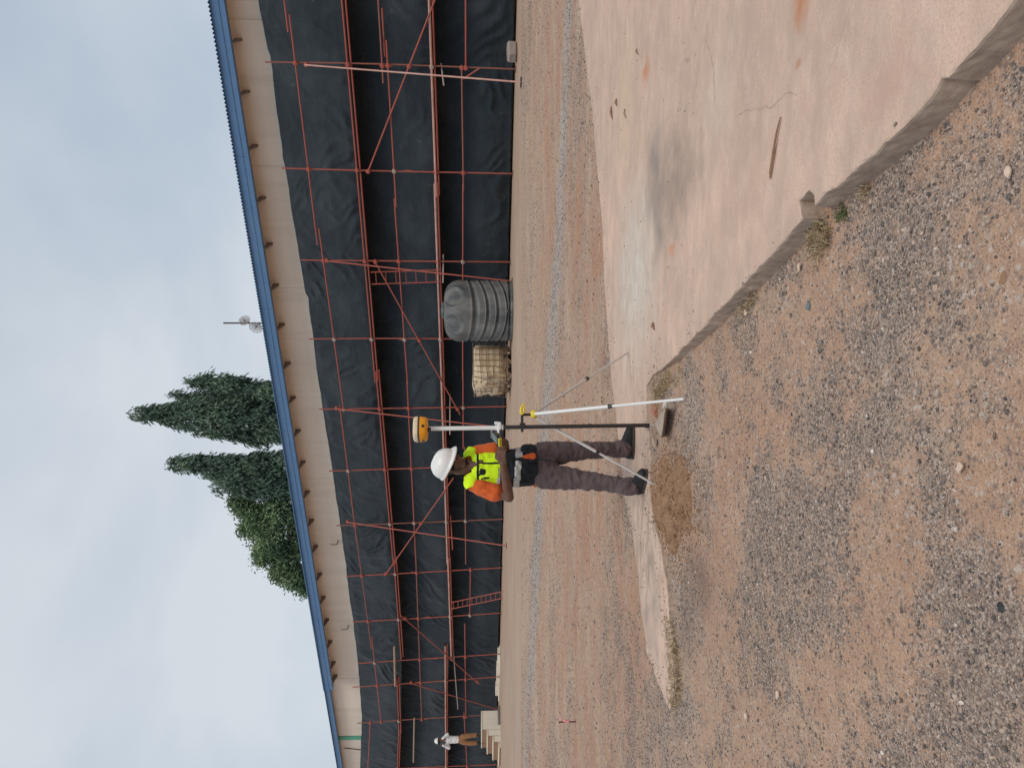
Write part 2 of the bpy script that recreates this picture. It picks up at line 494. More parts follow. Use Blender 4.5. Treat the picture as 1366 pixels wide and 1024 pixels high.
c = mm.mix(mm.math('MULTIPLY', gspot(895, 668, 32, 60, warp=.12, lo=.45, hi=1.1, wscale=5), 0.85), c, mm.mix(mm.ramp(mm.noise(25, 5), [(.35, 0.), (.65, 1.)]), (0.36, 0.215, 0.12), (0.27, 0.16, 0.09)))
c = mm.mix(mm.math('MULTIPLY', gspot(942, 772, 28, 50, warp=.12, lo=.2, hi=1.1, wscale=4), 0.55), c, (0.16, 0.10, 0.085))
c = mm.mix(mm.math('MULTIPLY', gspot(925, 830, 14, 70, warp=.12, lo=.2, hi=1.1, wscale=4), 0.4), c, (0.17, 0.13, 0.115))
# long pale and rusty wheel streaks on the yard, parallel to the building
def streak(sc, seed, lo, hi, col, amt):
    global c
    q = mm.noise(sc, 7, 0.65, mm.mapd((0.45, 1.2, 1), (0, 0, 0.39), (seed, seed * .7, 0)), .4)
    c = mm.mix(mm.math('MULTIPLY', mm.ramp(q, [(lo, 0.0), (hi, amt)]), fr), c, col)
streak(1.3, 3.0, .50, .62, (0.40, 0.20, 0.12), .7)
streak(1.1, 8.0, .52, .66, (0.50, 0.385, 0.27), .6)
streak(1.6, 14.0, .54, .66, (0.31, 0.20, 0.15), .5)
streak(2.6, 21.0, .58, .68, (0.53, 0.39, 0.24), .5)
bnd = mm.math('ADD', mm.attr('band'), mm.math('MULTIPLY', mm.math('SUBTRACT', mm.noise(2.0, 8, .75), .5), 2.0))
bgr = mm.mix(mm.ramp(sepf.outputs[0], [(0., 0.), (1., 1.)]), (0.23, 0.22, 0.21), (0.50, 0.475, 0.44))
c = mm.mix(mm.ramp(bnd, [(.40, 0.), (1.0, .62)]), c, bgr)
q_ = mm.noise(14, 8, .8, None, .2)
c = mm.mix(mm.math('MULTIPLY', mm.ramp(q_, [(.30, .6), (.48, 0.)]), fr), c, (0.19, 0.14, 0.12))
c = mm.mix(mm.math('MULTIPLY', mm.ramp(q_, [(.52, 0.), (.68, .55)]), fr), c, (0.54, 0.42, 0.33))
vg = mm.n('ShaderNodeTexVoronoi'); vg.inputs['Scale'].default_value = 16; mm.l(mm.pos(), vg.inputs['Vector'])
sg = mm.n('ShaderNodeSeparateColor'); mm.l(vg.outputs['Color'], sg.inputs[0])
kg = mm.math('MULTIPLY', mm.math('MULTIPLY', mm.ramp(sg.outputs[0], [(.45, 0.), (.5, 1.)]), mm.ramp(vg.outputs['Distance'], [(.2, .5), (.5, 0.)])), fr)
c = mm.mix(kg, c, mm.mix(mm.ramp(sg.outputs[1], [(.45, 0.), (.55, 1.)]), (0.18, 0.145, 0.13), (0.54, 0.46, 0.40)))
# beige dust in the last metres before the net
nw = mm.math('MULTIPLY', mm.math('SUBTRACT', farm.outputs[1], 13.5), .16, True)
nw2 = mm.math('MULTIPLY', nw, mm.ramp(mm.noise(.8, 6, .6, mm.mapd((.3, 1.4, 1), (0, 0, .45))), [(.3, .6), (.65, .2)]))
c = mm.mix(mm.math('MULTIPLY', nw2, mm.ramp(mm.attr('band'), [(0.1, 1.), (.6, 0.)])), c, (0.47, 0.375, 0.29))
mm.col(c)
mm.bump(vc.outputs['Distance'], 0.4, 0.004); mm.bump(vf.outputs['Distance'], .35, .006)
mm.bump(mm.noise(40, 5, 0.7), 0.5, 0.008)
ground = link('ground', me, mm.m)
tag(ground, 'brown laterite yard with patches of grey gravel', None, None, 'structure')

# concrete slab ------------------------------------------------------
def resample(pts, step):
    out = []
    for a, b in zip(pts, pts[1:] + pts[:1]):
        L = (b - a).length
        n = max(1, int(L / step)) if L < 6 else max(1, int(L / 0.4))
        for k in range(n): out.append(a.lerp(b, k / n))
    return out
rs = resample(slab_poly, 0.03)
outl = []
n_ = len(rs)
cen = Vector((4, 6, 0))
for i, p in enumerate(rs):
    d = (rs[(i + 1) % n_] - rs[i - 1]).normalized(); nor = Vector((-d.y, d.x, 0))
    j = (mnoise.noise(p * 2.2) * 0.014 + mnoise.noise(p * 9) * 0.006 + mnoise.noise(p * 30) * 0.005 + min(0, mnoise.noise(p * 4.1) + .15) * 0.025 + min(0, mnoise.noise(p * 17) + .2) * 0.03)
    if p.x < -.2: j += mnoise.noise(p * 1.7 + Vector((9, 0, 0))) * .07 + mnoise.noise(p * 6) * .03
    outl.append((p, nor, j))
# which side is outside
test = outl[40][0] + outl[40][1] * 0.02
sgn = -1 if in_poly(np.array([test.x]), np.array([test.y]), slab_poly)[0] else 1
rings = []
for dz, io in ((0.0, -0.010), (-0.004, -0.003), (-0.013, 0.0), (-0.035, 0.001), (-0.06, 0.003), (-0.085, 0.004), (-0.14, 0.008), (-0.3, 0.01)):
    r = []
    for (p, nor, j) in outl:
        q = p + nor * sgn * (j + io + (mnoise.noise(p * 40 + Vector((0, 0, dz * 300))) * 0.0035 if dz < -0.01 else 0))
        z = dz + (mnoise.noise(p * 25) * 0.004 if dz < 0 else 0)
        r.append((q.x, q.y, min(z, 0)))
    rings.append(r)
V = [v for r in rings for v in r]
Fs = []
for k in range(len(rings) - 1):
    for i in range(n_):
        a, b = k * n_ + i, k * n_ + (i + 1) % n_
        Fs.append((a, b, b + n_, a + n_))
tris = tessellate_polygon([[Vector(v) for v in rings[0]]])
Fs += [tuple(t) for t in tris]
me = bpy.data.meshes.new('concrete_slab'); me.from_pydata(V, [], Fs)
bm = bmesh.new(); bm.from_mesh(me); bmesh.ops.recalc_face_normals(bm, faces=bm.faces); bm.to_mesh(me); bm.free()

mm = M_('dusty_weathered_concrete', 0.9, 0.2)
a1 = mm.noise(0.8, 8, 0.62); a2 = mm.noise(9, 7, 0.7); a3 = mm.noise(90, 3, 0.7)
c = mm.mix(mm.ramp(a1, [(0.38, 0.0), (0.60, 1.0)]), (0.69, 0.475, 0.355), (0.52, 0.36, 0.28))
c = mm.mix(mm.ramp(a2, [(0.4, 0.0), (0.75, 0.5)]), c, (0.70, 0.53, 0.41))
c = mm.mix(mm.ramp(a3, [(0.45, 0.0), (0.75, 0.65)]), c, (0.34, 0.25, 0.20))
c = mm.mix(mm.ramp(mm.noise(2.6, 7, .7, mm.mapd((1, 2.2, 1), (0, 0, .4))), [(.42, 0.), (.62, .75)]), c, (0.46, 0.335, 0.26))
c = mm.mix(mm.ramp(mm.noise(4.0, 8, .8, mm.mapd((1, 1.5, 1), (0, 0, 1.1), (4, 2, 0))), [(.52, 0.), (.70, .4)]), c, (0.76, 0.58, 0.46))
def sspot(px, py, rx, ry, **k):
    c0 = G(px, py, 0); cx = G(px + rx, py, 0); cy = G(px, py + ry, 0)
    return mm.spot(c0.x, c0.y, abs(cy.x - c0.x), abs(cx.y - c0.y), **k)
def lay(mask, amt, col):
    global c
    c = mm.mix(mm.math('MULTIPLY', mask, amt), c, col)
lay(sspot(846, 370, 40, 150, warp=.4, lo=.1, hi=1.2, wscale=3), .85, mm.mix(mm.ramp(mm.noise(5, 7, .7, mm.mapd((1, 2, 1), (0, 0, .3))), [(.4, 0.), (.6, 1.)]), (0.66, 0.59, 0.50), (0.52, 0.45, 0.38)))
lay(sspot(900, 235, 42, 95, warp=.4, lo=.0, hi=1.2, wscale=5), .7, (0.24, 0.185, 0.15))
lay(sspot(872, 225, 16, 90, warp=.3, lo=.1, hi=1.1, wscale=4), .75, (0.23, 0.20, 0.175))
lay(sspot(878, 300, 14, 70, warp=.3, lo=.1, hi=1.1, wscale=4), .65, (0.24, 0.20, 0.17))
lay(sspot(835, 130, 16, 110, warp=.3, lo=.1, hi=1.1, wscale=4), .4, (0.60, 0.44, 0.28))
lay(sspot(960, 120, 30, 90, warp=.3, lo=.1, hi=1.1, wscale=4), .35, (0.66, 0.54, 0.44))
lay(sspot(1000, 200, 22, 60, warp=.3, lo=.1, hi=1.1, wscale=4), .3, (0.42, 0.29, 0.22))
lay(sspot(930, 420, 26, 60, warp=.3, lo=.1, hi=1.1, wscale=4), .3, (0.44, 0.33, 0.27))
lay(sspot(862, 95, 6, 22, warp=.14, lo=.15, hi=1.0, wscale=14), .75, (0.52, 0.20, 0.09))
lay(sspot(896, 332, 7, 12, warp=.10, lo=.15, hi=1.0, wscale=14), .7, (0.56, 0.25, 0.13))
lay(sspot(1068, 5, 14, 44, warp=.05, lo=.1, hi=1.0, wscale=14), .85, (0.47, 0.19, 0.09))
lay(sspot(1066, 85, 5, 8, warp=.02, lo=.4, hi=1.0, wscale=6), .6, (0.42, 0.20, 0.11))
lay(sspot(1180, 110, 60, 60, warp=.2, lo=.2, hi=1.1), .3, (0.50, 0.29, 0.22))
lay(sspot(985, 280, 60, 40, warp=.2, lo=.2, hi=1.1), .3, (0.40, 0.27, 0.21))
lay(sspot(868, 800, 14, 90, warp=.25, lo=.3, hi=1.1, wscale=4), .7, mm.mix(mm.ramp(mm.noise(6, 6, .7), [(.42, 0.), (.58, 1.)]), (0.33, 0.28, 0.24), (0.55, 0.41, 0.32)))
lay(sspot(862, 720, 30, 170, warp=.3, lo=.3, hi=1.1, wscale=4), .8, mm.mix(mm.ramp(mm.noise(3.2, 8, .75, mm.mapd((1, 2.4, 1), (0, 0, .3))), [(.44, 0.), (.56, 1.)]), (0.33, 0.25, 0.20), (0.60, 0.44, 0.34)))
# hairline cracks
dv = mm.n('ShaderNodeTexVoronoi', feature='DISTANCE_TO_EDGE'); dv.inputs['Scale'].default_value = 0.55
wv_ = mm.n('ShaderNodeTexNoise'); wv_.inputs['Scale'].default_value = 2.5; wv_.inputs['Detail'].default_value = 7
mm.l(mm.pos(), wv_.inputs['Vector'])
ad_ = mm.n('ShaderNodeVectorMath', operation='MULTIPLY_ADD'); mm.l(wv_.outputs['Color'], ad_.inputs[0]); ad_.inputs[1].default_value = (.22, .22, .22); mm.l(mm.pos(), ad_.inputs[2])
mm.l(ad_.outputs[0], dv.inputs['Vector'])
crk = mm.math('MULTIPLY', mm.ramp(dv.outputs['Distance'], [(0.0, 1.0), (0.003, 0.0)]), mm.ramp(mm.noise(0.9, 2), [(0.52, 0.0), (0.60, 1.0)]))
c = mm.mix(mm.math('MULTIPLY', crk, .4), c, (0.16, 0.10, 0.07))
pit = mm.ramp(mm.noise(26, 3, 0.6), [(0.74, 0.0), (0.78, 0.8)])
c = mm.mix(pit, c, (0.20, 0.13, 0.10))
# cut sides: mottled colour, darker than the top
geo = mm.n('ShaderNodeNewGeometry'); sx = mm.n('ShaderNodeSeparateXYZ'); mm.l(geo.outputs['True Normal'], sx.inputs[0])
sidem = mm.ramp(mm.math('ABSOLUTE', sx.outputs[2]), [(0.45, 1.0), (0.85, 0.0)])
sidec = mm.mix(mm.ramp(mm.noise(12, 7, .7), [(.35, 0.), (.7, 1.)]), (0.47, 0.36, 0.28), (0.30, 0.22, 0.17))
c = mm.mix(sidem, c, sidec)
mm.col(c)
mm.bump(a3, 0.25, 0.003); mm.bump(a2, 0.5, 0.01); mm.bump(mm.noise(250, 2), 0.2, 0.001)
slab = link('concrete_slab', me, mm.m)
tag(slab, 'dusty pinkish concrete slab with a broken edge running across the yard', None, None, 'structure')

# ------------------------------------------------------------------ gravel stones (uncountable)
def ico(sub):
    bm = bmesh.new(); bmesh.ops.create_icosphere(bm, subdivisions=sub, radius=1)
    v = np.array([x.co[:] for x in bm.verts]); f = np.array([[q.index for q in x.verts] for x in bm.faces]); bm.free(); return v, f
ICO = ico(1)
OCT = (np.array([(1, 0, 0), (-1, 0, 0), (0, 1, 0), (0, -1, 0), (0, 0, 1), (0, 0, -1)], float), np.array([(0, 2, 4), (2, 1, 4), (1, 3, 4), (3, 0, 4), (2, 0, 5), (1, 2, 5), (3, 1, 5), (0, 3, 5)]))
def stones(name, X, Y, Z, R, base, m, seed=1, sink=0.35):
    r = np.random.default_rng(seed)
    n = len(X); bv, bf = base
    nv = len(bv)
    v = bv[None] * (1 + r.uniform(-.32, .28, (n, nv, 1)))
    v = v * r.uniform(.6, 1.3, (n, 1, 3))
    q = r.normal(size=(n, 4)); q /= np.linalg.norm(q, axis=1, keepdims=True)
    a, b, c_, d = q.T
    Rm = np.stack([1 - 2 * (c_ * c_ + d * d), 2 * (b * c_ - a * d), 2 * (b * d + a * c_), 2 * (b * c_ + a * d), 1 - 2 * (b * b + d * d), 2 * (c_ * d - a * b), 2 * (b * d - a * c_), 2 * (c_ * d + a * b), 1 - 2 * (b * b + c_ * c_)], 1).reshape(n, 3, 3)
    v = np.einsum('nij,nkj->nki', Rm, v)
    v[:, :, 2] *= 0.75
    v = v * R[:, None, None]
    v[:, :, 0] += X[:, None]; v[:, :, 1] += Y[:, None]; v[:, :, 2] += (Z + R * sink)[:, None]
    f = bf[None] + (np.arange(n) * nv)[:, None, None]
    rn = np.repeat(r.random(n), nv)
    me = npmesh(name, v.reshape(-1, 3), f.reshape(-1, 3), False, {'tint': rn})
    return link(name, me, m)
mm = M_('crushed_granite', 0.85, 0.25)
tn = mm.attr('tint')
c = mm.ramp(tn, [(0.0, (0.06, 0.057, 0.058)), (0.28, (0.13, 0.118, 0.115)), (0.5, (0.25, 0.21, 0.185)), (0.75, (0.38, 0.30, 0.245)), (0.93, (0.50, 0.39, 0.31)), (0.975, (0.40, 0.24, 0.17)), (1.0, (0.72, 0.66, 0.60))])
c = mm.mix(mm.ramp(mm.noise(55, 5, .7), [(.42, 0.), (.72, .6)]), c, (0.40, 0.27, 0.19))
mm.col(c); mm.bump(mm.noise(300, 3), 0.4, 0.002)
mStone = mm.m

def scatter(n, y0, y1, spread=0.56, pad=0.35, seed=3):
    r = np.random.default_rng(seed)
    y = np.sqrt(r.uniform(y0 ** 2, y1 ** 2, n)); x = r.uniform(-1, 1, n) * (y * spread + pad)
    return x, y
SLABE = np.array([(p.x, p.y) for p in slab_poly[1:-2]])
def place(n, y0, y1, thr, base, rlo, rhi, seed, name, keep=None):
    x, y = scatter(n, y0, y1, seed=seed)
    r = np.random.default_rng(seed + 50)
    ip = in_poly(x, y, slab_poly)
    de = dist_seg(x, y, SLABE)
    lapse = np.where(y > 4.9, .9 * np.exp(-de / .10) * vn(x * 3, y * 3, 5) * 1.6 + .012, .10 * np.exp(-de / .02))
    out = ~ip | (ip & (r.random(len(x)) < lapse))
    p = np.clip((gravel_amount(x, y) - 0.15) * thr, 0.06, 1)
    sand = np.clip(1 - blobs(x, y, [(898, 672, 30, 50, 1.0)]) * 1.2, 0.03, 1)
    ok = out & (r.random(len(x)) < p * sand)
    ok &= ~((dist_seg(x, y, edge_near) < 0.012))
    x, y = x[ok], y[ok]
    z = np.where(in_poly(x, y, slab_poly), 0.0, gz(x, y))
    R = rlo + (rhi - rlo) * r.random(len(x)) ** 3
    return stones(name, x, y, z, R, base, mStone, seed)
g1 = place(42000, 1.75, 4.6, 1.1, ICO, 0.0036, 0.0098, 11, 'gravel')
tag(g1, 'loose grey crushed stone gravel in the foreground', None, None, 'stuff')
g0 = place(190000, 1.75, 4.8, 1.25, OCT, 0.0022, 0.0062, 15, 'gravel')
tag(g0, 'smaller chips of grey gravel between the larger foreground stones', None, None, 'stuff')
g2 = place(120000, 4.8, 8.5, 1.0, OCT, 0.004, 0.0095, 12, 'gravel')
tag(g2, 'fine grey gravel around the slab and the surveyor', None, None, 'stuff')
g3 = place(130000, 8.5, 19, 0.75, OCT, 0.006, 0.017, 13, 'gravel')
tag(g3, 'coarse gravel thinly spread over the yard before the scaffold', None, None, 'stuff')

# ------------------------------------------------------------------ building
T0, T1 = -16.0, 31.5          # main building from beyond the right of the frame to where the blue eave ends
tE, _ = W(434, 920, -0.9)
T1 = tE
eaveR = W(290, 10, -0.9)[1]; eaveL = W(438, 915, -0.9)[1]
EAVE = (eaveR + eaveL) / 2    # middle of the fascia
WOFF = -1.55
def wbox(mb, t0, t1, z0, z1, o0, o1, bev=0):
    M = Matrix((A, Nn, Vector((0, 0, 1)))).transposed()
    mb.box(WP((t0 + t1) / 2, (z0 + z1) / 2, (o0 + o1) / 2), (abs(t1 - t0), abs(o1 - o0), abs(z1 - z0)), M, bev)
bld = empty('warehouse', WP(0, 0.2, WOFF), 'long beige building behind the scaffold with a bright blue eave', 'building')
b = MB()
nb = 11
joints = np.linspace(T0, T1, nb + 1)
for i in range(nb):       # wall bays with a recessed expansion joint between them
    b = MB(); wbox(b, joints[i] + 0.004, joints[i + 1] - 0.004, -0.2, EAVE + 0.1, WOFF - 0.25, WOFF)
    b.build('wall_panel', mWall, bld)
b = MB(); wbox(b, T0, T1, -0.2, EAVE + 0.08, WOFF - 14, WOFF - 0.28); b.build('wall', mWall, bld)
# horizontal groove strip
b = MB(); wbox(b, T0, T1 + 0.02, EAVE - 1.75, EAVE - 1.72, WOFF + 0.003, WOFF + 0.012); b.build('wall_band', mWall, bld)
# fascia gutter
FH = 0.36
b = MB()
M3 = Matrix((A, Nn, Vector((0, 0, 1)))).transposed()
wbox(b, T0, T1, EAVE - FH / 2 - 0.02, EAVE - FH / 2, -1.08, -0.88)
wbox(b, T0, T1, EAVE + FH / 2, EAVE + FH / 2 + 0.02, -0.96, -0.885)
wbox(b, T0, T1, EAVE - 0.03, EAVE - 0.015, -0.899, -0.89)
b.build('fascia_trim', mBlue, bld)
fe = np.linspace(T0, T1, 10)
for i in range(9):
    dz = random.uniform(-.008, .008); b = MB(); wbox(b, fe[i] + .004, fe[i + 1] - .004, EAVE - FH / 2 + .004 + dz * .3, EAVE + FH / 2 - .004, -0.93, -0.902 + dz * .4); b.build('fascia', mBlue, bld)
b = MB(); wbox(b, T1 - 0.05, T1, EAVE - FH / 2, EAVE + FH / 2 + .05, WOFF - 0.3, -0.935); b.build('end_cap', mBlue, bld)
b = MB(); wbox(b, T0, T1 - .06, EAVE + 0.02, EAVE + 0.05, WOFF, -0.94); b.build('soffit', mWall, bld)
# corrugated roof, one ridge every 11 cm
ts = np.arange(T0, T1, 0.0275)
ph = (np.arange(len(ts)) % 4)
hz = np.array([0.0, 0.035, 0.035, 0.0])[ph]
rows = [(-0.84, 0.0), (-7.5, 0.62), (-15.5, 0.0)]
V = []
for (o, dz) in rows:
    for t, h in zip(ts, hz):
        p = WP(t, EAVE + FH / 2 + 0.03 + dz + h, o); V.append(p[:])
inv = world_matrix(bld).inverted()
V = [tuple(inv @ Vector(v)) for v in V]
me = npmesh('roof', V, grid_faces(3, len(ts)), False)
rf = link('roof', me, mBlue, bld)
so_ = rf.modifiers.new('s', 'SOLIDIFY'); so_.thickness = 0.012
# eave brackets
bpx = [(300, 55), (312, 125), (326, 198), (338, 268), (352, 330), (362, 385), (371, 438), (377, 490), (385, 536), (390, 580), (394, 622), (403, 662), (408, 700), (412, 735), (419, 772), (424, 803), (428, 833), (433, 862), (438, 890), (441, 908)]
btrs = sorted(W(x, y, -1.2)[0] for x, y in bpx)
b = MB()
z0 = EAVE - FH / 2
p = [(0.0, 0.0), (0.0, -0.20), (0.06, -0.20), (0.5, -0.02), (0.5, 0.0)]
bw = 0.03
bvs = [WP(s_ * bw, z0 + 0.02 + q[1], WOFF + 0.003 + q[0]) - WP(0, 0, 0) for s_ in (-1, 1) for q in p]
me = bpy.data.meshes.new('bracket')
me.from_pydata([tuple(v) for v in bvs], [], [(0, 1, 2, 3, 4), (9, 8, 7, 6, 5)] + [(i, 5 + i, 5 + (i + 1) % 5, (i + 1) % 5) for i in range(5)])
me.materials.append(mBrk)
for t in btrs + [btrs[0] - 2.5 * k for k in (1, 2, 3, 4)]:
    o = bpy.data.objects.new('bracket', me); C.objects.link(o); o.parent = bld
    o.location = WP(t, 0, 0) - bld.location
# wall hooks (small bent pipe stubs sticking out above the net)
for (x, y) in ((450, 725), (464, 838)):
    t, z = W(x, y, WOFF + .2)
    MB().path([WP(t, z, WOFF + .002), WP(t, z, WOFF + .2), WP(t, z + .14, WOFF + .26), WP(t - .05, z + .3, WOFF + .26)], 0.03).build('pipe_stub', mGalv, bld)

# lower annex further left
anx = empty('annex_building', WP(T1 + 0.1, 0.2, WOFF), 'lower beige annex with thin blue eave past the end of the main roof', 'building')
z2 = W(446, 980, -1.2)[1]
b = MB(); wbox(b, T1 + 0.03, T1 + 24, -0.2, z2 - 0.02, WOFF - 10, WOFF - 0.005); b.build('wall', mWall, anx)
b = MB(); wbox(b, T1 + 0.03, T1 + 24, z2 - 0.13, z2 + 0.1, -1.25, -1.22); wbox(b, T1 + .03, T1 + 24, z2 - 0.135, z2 - 0.12, -1.4, -1.2); b.build('fascia', mBlue, anx)
b = MB(); ts = np.arange(T1 + 0.03, T1 + 24, 0.055); hz = np.array([0.0, 0.03])[np.arange(len(ts)) % 2]
V = [tuple(WP(t, z2 + 0.11 + dz + h, o) - anx.location) for (o, dz) in ((-1.15, 0), (-11, 0.9)) for t, h in zip(ts, hz)]
rf = link('roof', npmesh('roof', V, grid_faces(2, len(ts)), False), mBlue, anx)
tg, zg = W(465, 983, WOFF)
b = MB(); wbox(b, tg - 0.13, tg + 0.13, 0.2, z2 - .14, WOFF - 0.002, WOFF + 0.06); b.build('green_pilaster', mGreen, anx)
b = MB(); b.path([WP(tg + .9, z2 - .3, WOFF + .02), WP(tg + 1.1, z2 - 1.2, WOFF + .02), WP(tg + 1.6, z2 - 2.6, WOFF + .02)], .02); b.build('conduit', mDarkSteel, anx)

# ------------------------------------------------------------------ net sheets
def curve(px, off=0.0):
    pts = sorted(W(x, y, off) for x, y in px)
    tt = np.array([q[0] for q in pts]); zz = np.array([q[1] for q in pts])
    return lambda t: np.interp(t, tt, zz)
top_c = curve([(345, 0), (357, 66), (360, 73), (378, 212), (384.5, 250), (398, 335), (407.6, 391), (411, 396), (424, 500), (437, 582), (448, 659), (461, 750), (467, 801), (475, 857), (479, 905), (483, 953), (480.4, 1024)], -1.0)
L2 = curve([(455, 0), (478, 250), (500.5, 500), (525, 750), (534, 878), (533, 977), (531, 1024)])
L4 = curve([(571, 0), (581, 250), (588.8, 500), (597.4, 750), (600, 860), (594, 940), (595, 1024)])
TN0, TN1 = -9.0, 46.0
def net(name, zt, zb, o0, o1, shape, label, seed, wav=0.0, gap=0.0):
    ts = np.arange(TN0, TN1, 0.065); nv = 48
    f = np.linspace(0, 1, nv)
    Tm, Fm = np.meshgrid(ts, f, indexing='ij')
    zt_ = zt(ts) + wav * (fbm(ts * 1.1, ts * 0, seed + 3, 4) - .5) * 2
    zb_ = zb(ts) + gap * (fbm(ts * 1.5, ts * 0 + 9, seed + 4, 3))
    Z = zt_[:, None] * (1 - Fm) + zb_[:, None] * Fm
    O = o0 + (o1 - o0) * shape(Fm)
    # folds hanging in swags: warped diagonal ridges
    wx = fbm(Tm * 0.5, Z * 0.5, seed, 3) * 3.0
    ang = (Tm * 0.55 + wx * 0.8)
    r1 = 1 - np.abs(2 * vn(Tm * 2.4 + Z * 1.9 + wx * 2.5, Z * 0.55 - Tm * 0.35 + wx, seed + 11) - 1)
    r2 = 1 - np.abs(2 * vn(Tm * 3.2 - Z * 2.6 + wx * 2.0, Z * 0.7 + Tm * 0.5, seed + 21) - 1)
    r3 = fbm(Tm * 7, Z * 2.2, seed + 31, 3)
    m1 = sstep(.35, .65, fbm(Tm * .35, Z * .5, seed + 41, 2)); 
    act = .3 + .75 * sstep(.42, .62, fbm(Tm * .3 + 4, Z * .45, seed + 61, 3))
    D = (0.12 * r1 ** 3 * m1 + 0.12 * r2 ** 3 * (1 - m1)) * act + 0.022 * r3 + 0.035 * (np.floor((Tm + .15 * vn(Z * 2, Z * 0, seed)) / 3.9) % 2) + 0.12 * (fbm(Tm * 0.45, Z * 0.6, seed + 51, 2) - .5)
    D *= np.clip(np.minimum(Fm, 1 - Fm) * 9, 0.25, 1)
    Of = np.minimum(O + D, -0.045)
    P = np.empty(Tm.shape + (3,))
    P[..., 0] = P0.x + A.x * Tm + Nn.x * Of; P[..., 1] = P0.y + A.y * Tm + Nn.y * Of; P[..., 2] = Z
    me = npmesh(name, P.reshape(-1, 3), grid_faces(len(ts), nv), True)
    return tag(link(name, me, mNet), label, 'net')
net('debris_net', top_c, lambda t: L2(t) - 0.05, -1.02, -0.10, lambda f: sstep(-.35, 1.15, f) * 1.1 - .12, 'topmost strip of black net below the beige wall, bulging out at the second platform', 5, wav=0.035)
net('debris_net', lambda t: L2(t) + 0.40, lambda t: L4(t) - 0.04, -1.1, -0.12, lambda f: sstep(.08, 1.0, f), 'middle strip of black net between the two long platform pipes', 8)
net('debris_net', lambda t: L4(t) + 0.35, lambda t: t * 0 + WALLZ + .05, -1.1, -0.45, lambda f: sstep(.1, .8, f), 'lowest strip of black net hanging down to the ground', 13, gap=.06)

# ------------------------------------------------------------------ scaffold
scf = empty('pipe_scaffold', WP(12, WALLZ, 0), 'long scaffold of red oxide steel pipes standing along the netted facade', 'scaffold')
R_ = 0.0245
POLES = [((353.8, 83), (690, 92.5)), ((376.5, 224.5), (686, 231.8)), ((401.5, 346.9), (681.5, 349.5)), ((412, 452), (679.5, 452.5)), ((426, 545.5), (676, 542)),
         ((439, 628), (674, 620)), ((448.9, 700.8), (673, 692)), ((461.7, 768.2), (671.7, 756.7)), ((470.2, 829), (670, 817)), ((477.7, 884.3), (669, 871.7)),
         ((470.2, 916), (671.6, 902)), ((476.4, 964), (668, 952)), ((480, 1026), (666, 1019))]
polines = []
for a, c2 in POLES:
    ta, za = W(*a); tb, zb = W(*c2)
    zb = WALLZ
    polines.append((ta, za, tb, zb))
t_first = polines[0]
for k in (1, 2, 3):
    polines.append((t_first[0] - 2.5 * k, t_first[1], t_first[2] - 2.5 * k, WALLZ))
polines += [(polines[12][0] + 2.5 * k, polines[12][1], polines[12][0] + 2.5 * k, .25) for k in (1, 2)]
def pole_t(i, z):
    ta, za, tb, zb = polines[i]
    return ta + (tb - ta) * (za - z) / (za - zb)
for i, (ta, za, tb, zb) in enumerate(polines):
    p0, p1 = WP(ta, za, 0), WP(tb, zb - 0.02, 0)
    zj = zb + (za - zb) * random.uniform(.45, .6)
    pj = p0.lerp(p1, (za - zj) / (za - zb))
    pm = p0.lerp(p1, .5) + A * random.uniform(-.035, .035) + Nn * random.uniform(-.02, .02)
    MB().path([p0, p0.lerp(pm, .6) + (pm - p0.lerp(p1, .5)) * .3, pm, p1.lerp(pm, .4), p1], R_ * .92, n=8).build('upright_pipe', random.choice([mSteel, mSteel, mSteel, mSteelB]), scf)
    MB().tube(pj + Vector((0, 0, .12)), pj - Vector((0, 0, .12)), R_ * 1.35, n=8).build('joint_sleeve', mSteel, scf)
    wbox(b := MB(), tb - .09, tb + .09, zb - 0.03, zb - .005 + .012, -.09, .09); b.build('base_plate', mDarkSteel, scf)
    # inner upright behind the net, seen only at the head
    MB().tube(WP(ta, za - .5, -1.3), WP(tb, zb - .02, -1.3), R_, n=6).build('inner_upright_pipe', mSteel, scf)
LEDG = [
 [((372, -60), (384.3, 43)), ((386, 20), (423.6, 327)), ((425.4, 305), (458.3, 546)), ((453.3, 541), (476, 722)), ((475.5, 715), (495.6, 865)), ((495.9, 849), (508.5, 964)), ((494, 960), (490, 1040))],
 [((449, -60), (478, 250)), ((477, 240), (500.5, 510)), ((501.5, 495), (525, 755)), ((525.5, 745), (535.2, 878.4)), ((529.4, 905), (532.5, 980)), ((532, 970), (529.5, 1040))],
 [((501, -60), (511.2, 111.3)), ((515.2, 53.8), (528.5, 276)), ((526, 265), (543.8, 513)), ((543, 508), (555, 752)), ((554.8, 745), (562.5, 958.7))],
 [((567.5, -60), (582, 262)), ((579.8, 245), (589, 505)), ((588.5, 495), (597, 752)), ((597.6, 745), (602, 874.4)), ((594, 862), (594.9, 1040))],
 [((622.3, -60), (621.3, 87.6)), ((615.8, 89), (618.3, 255)), ((617.6, 245), (617.3, 505)), ((617.6, 495), (618, 598)), ((620, 596), (621.3, 752)), ((627.5, 757), (626.7, 823)), ((620, 831.6), (621.4, 955)), ((619, 950), (624, 1040))]]
OFFL = 0.058
alllines = []
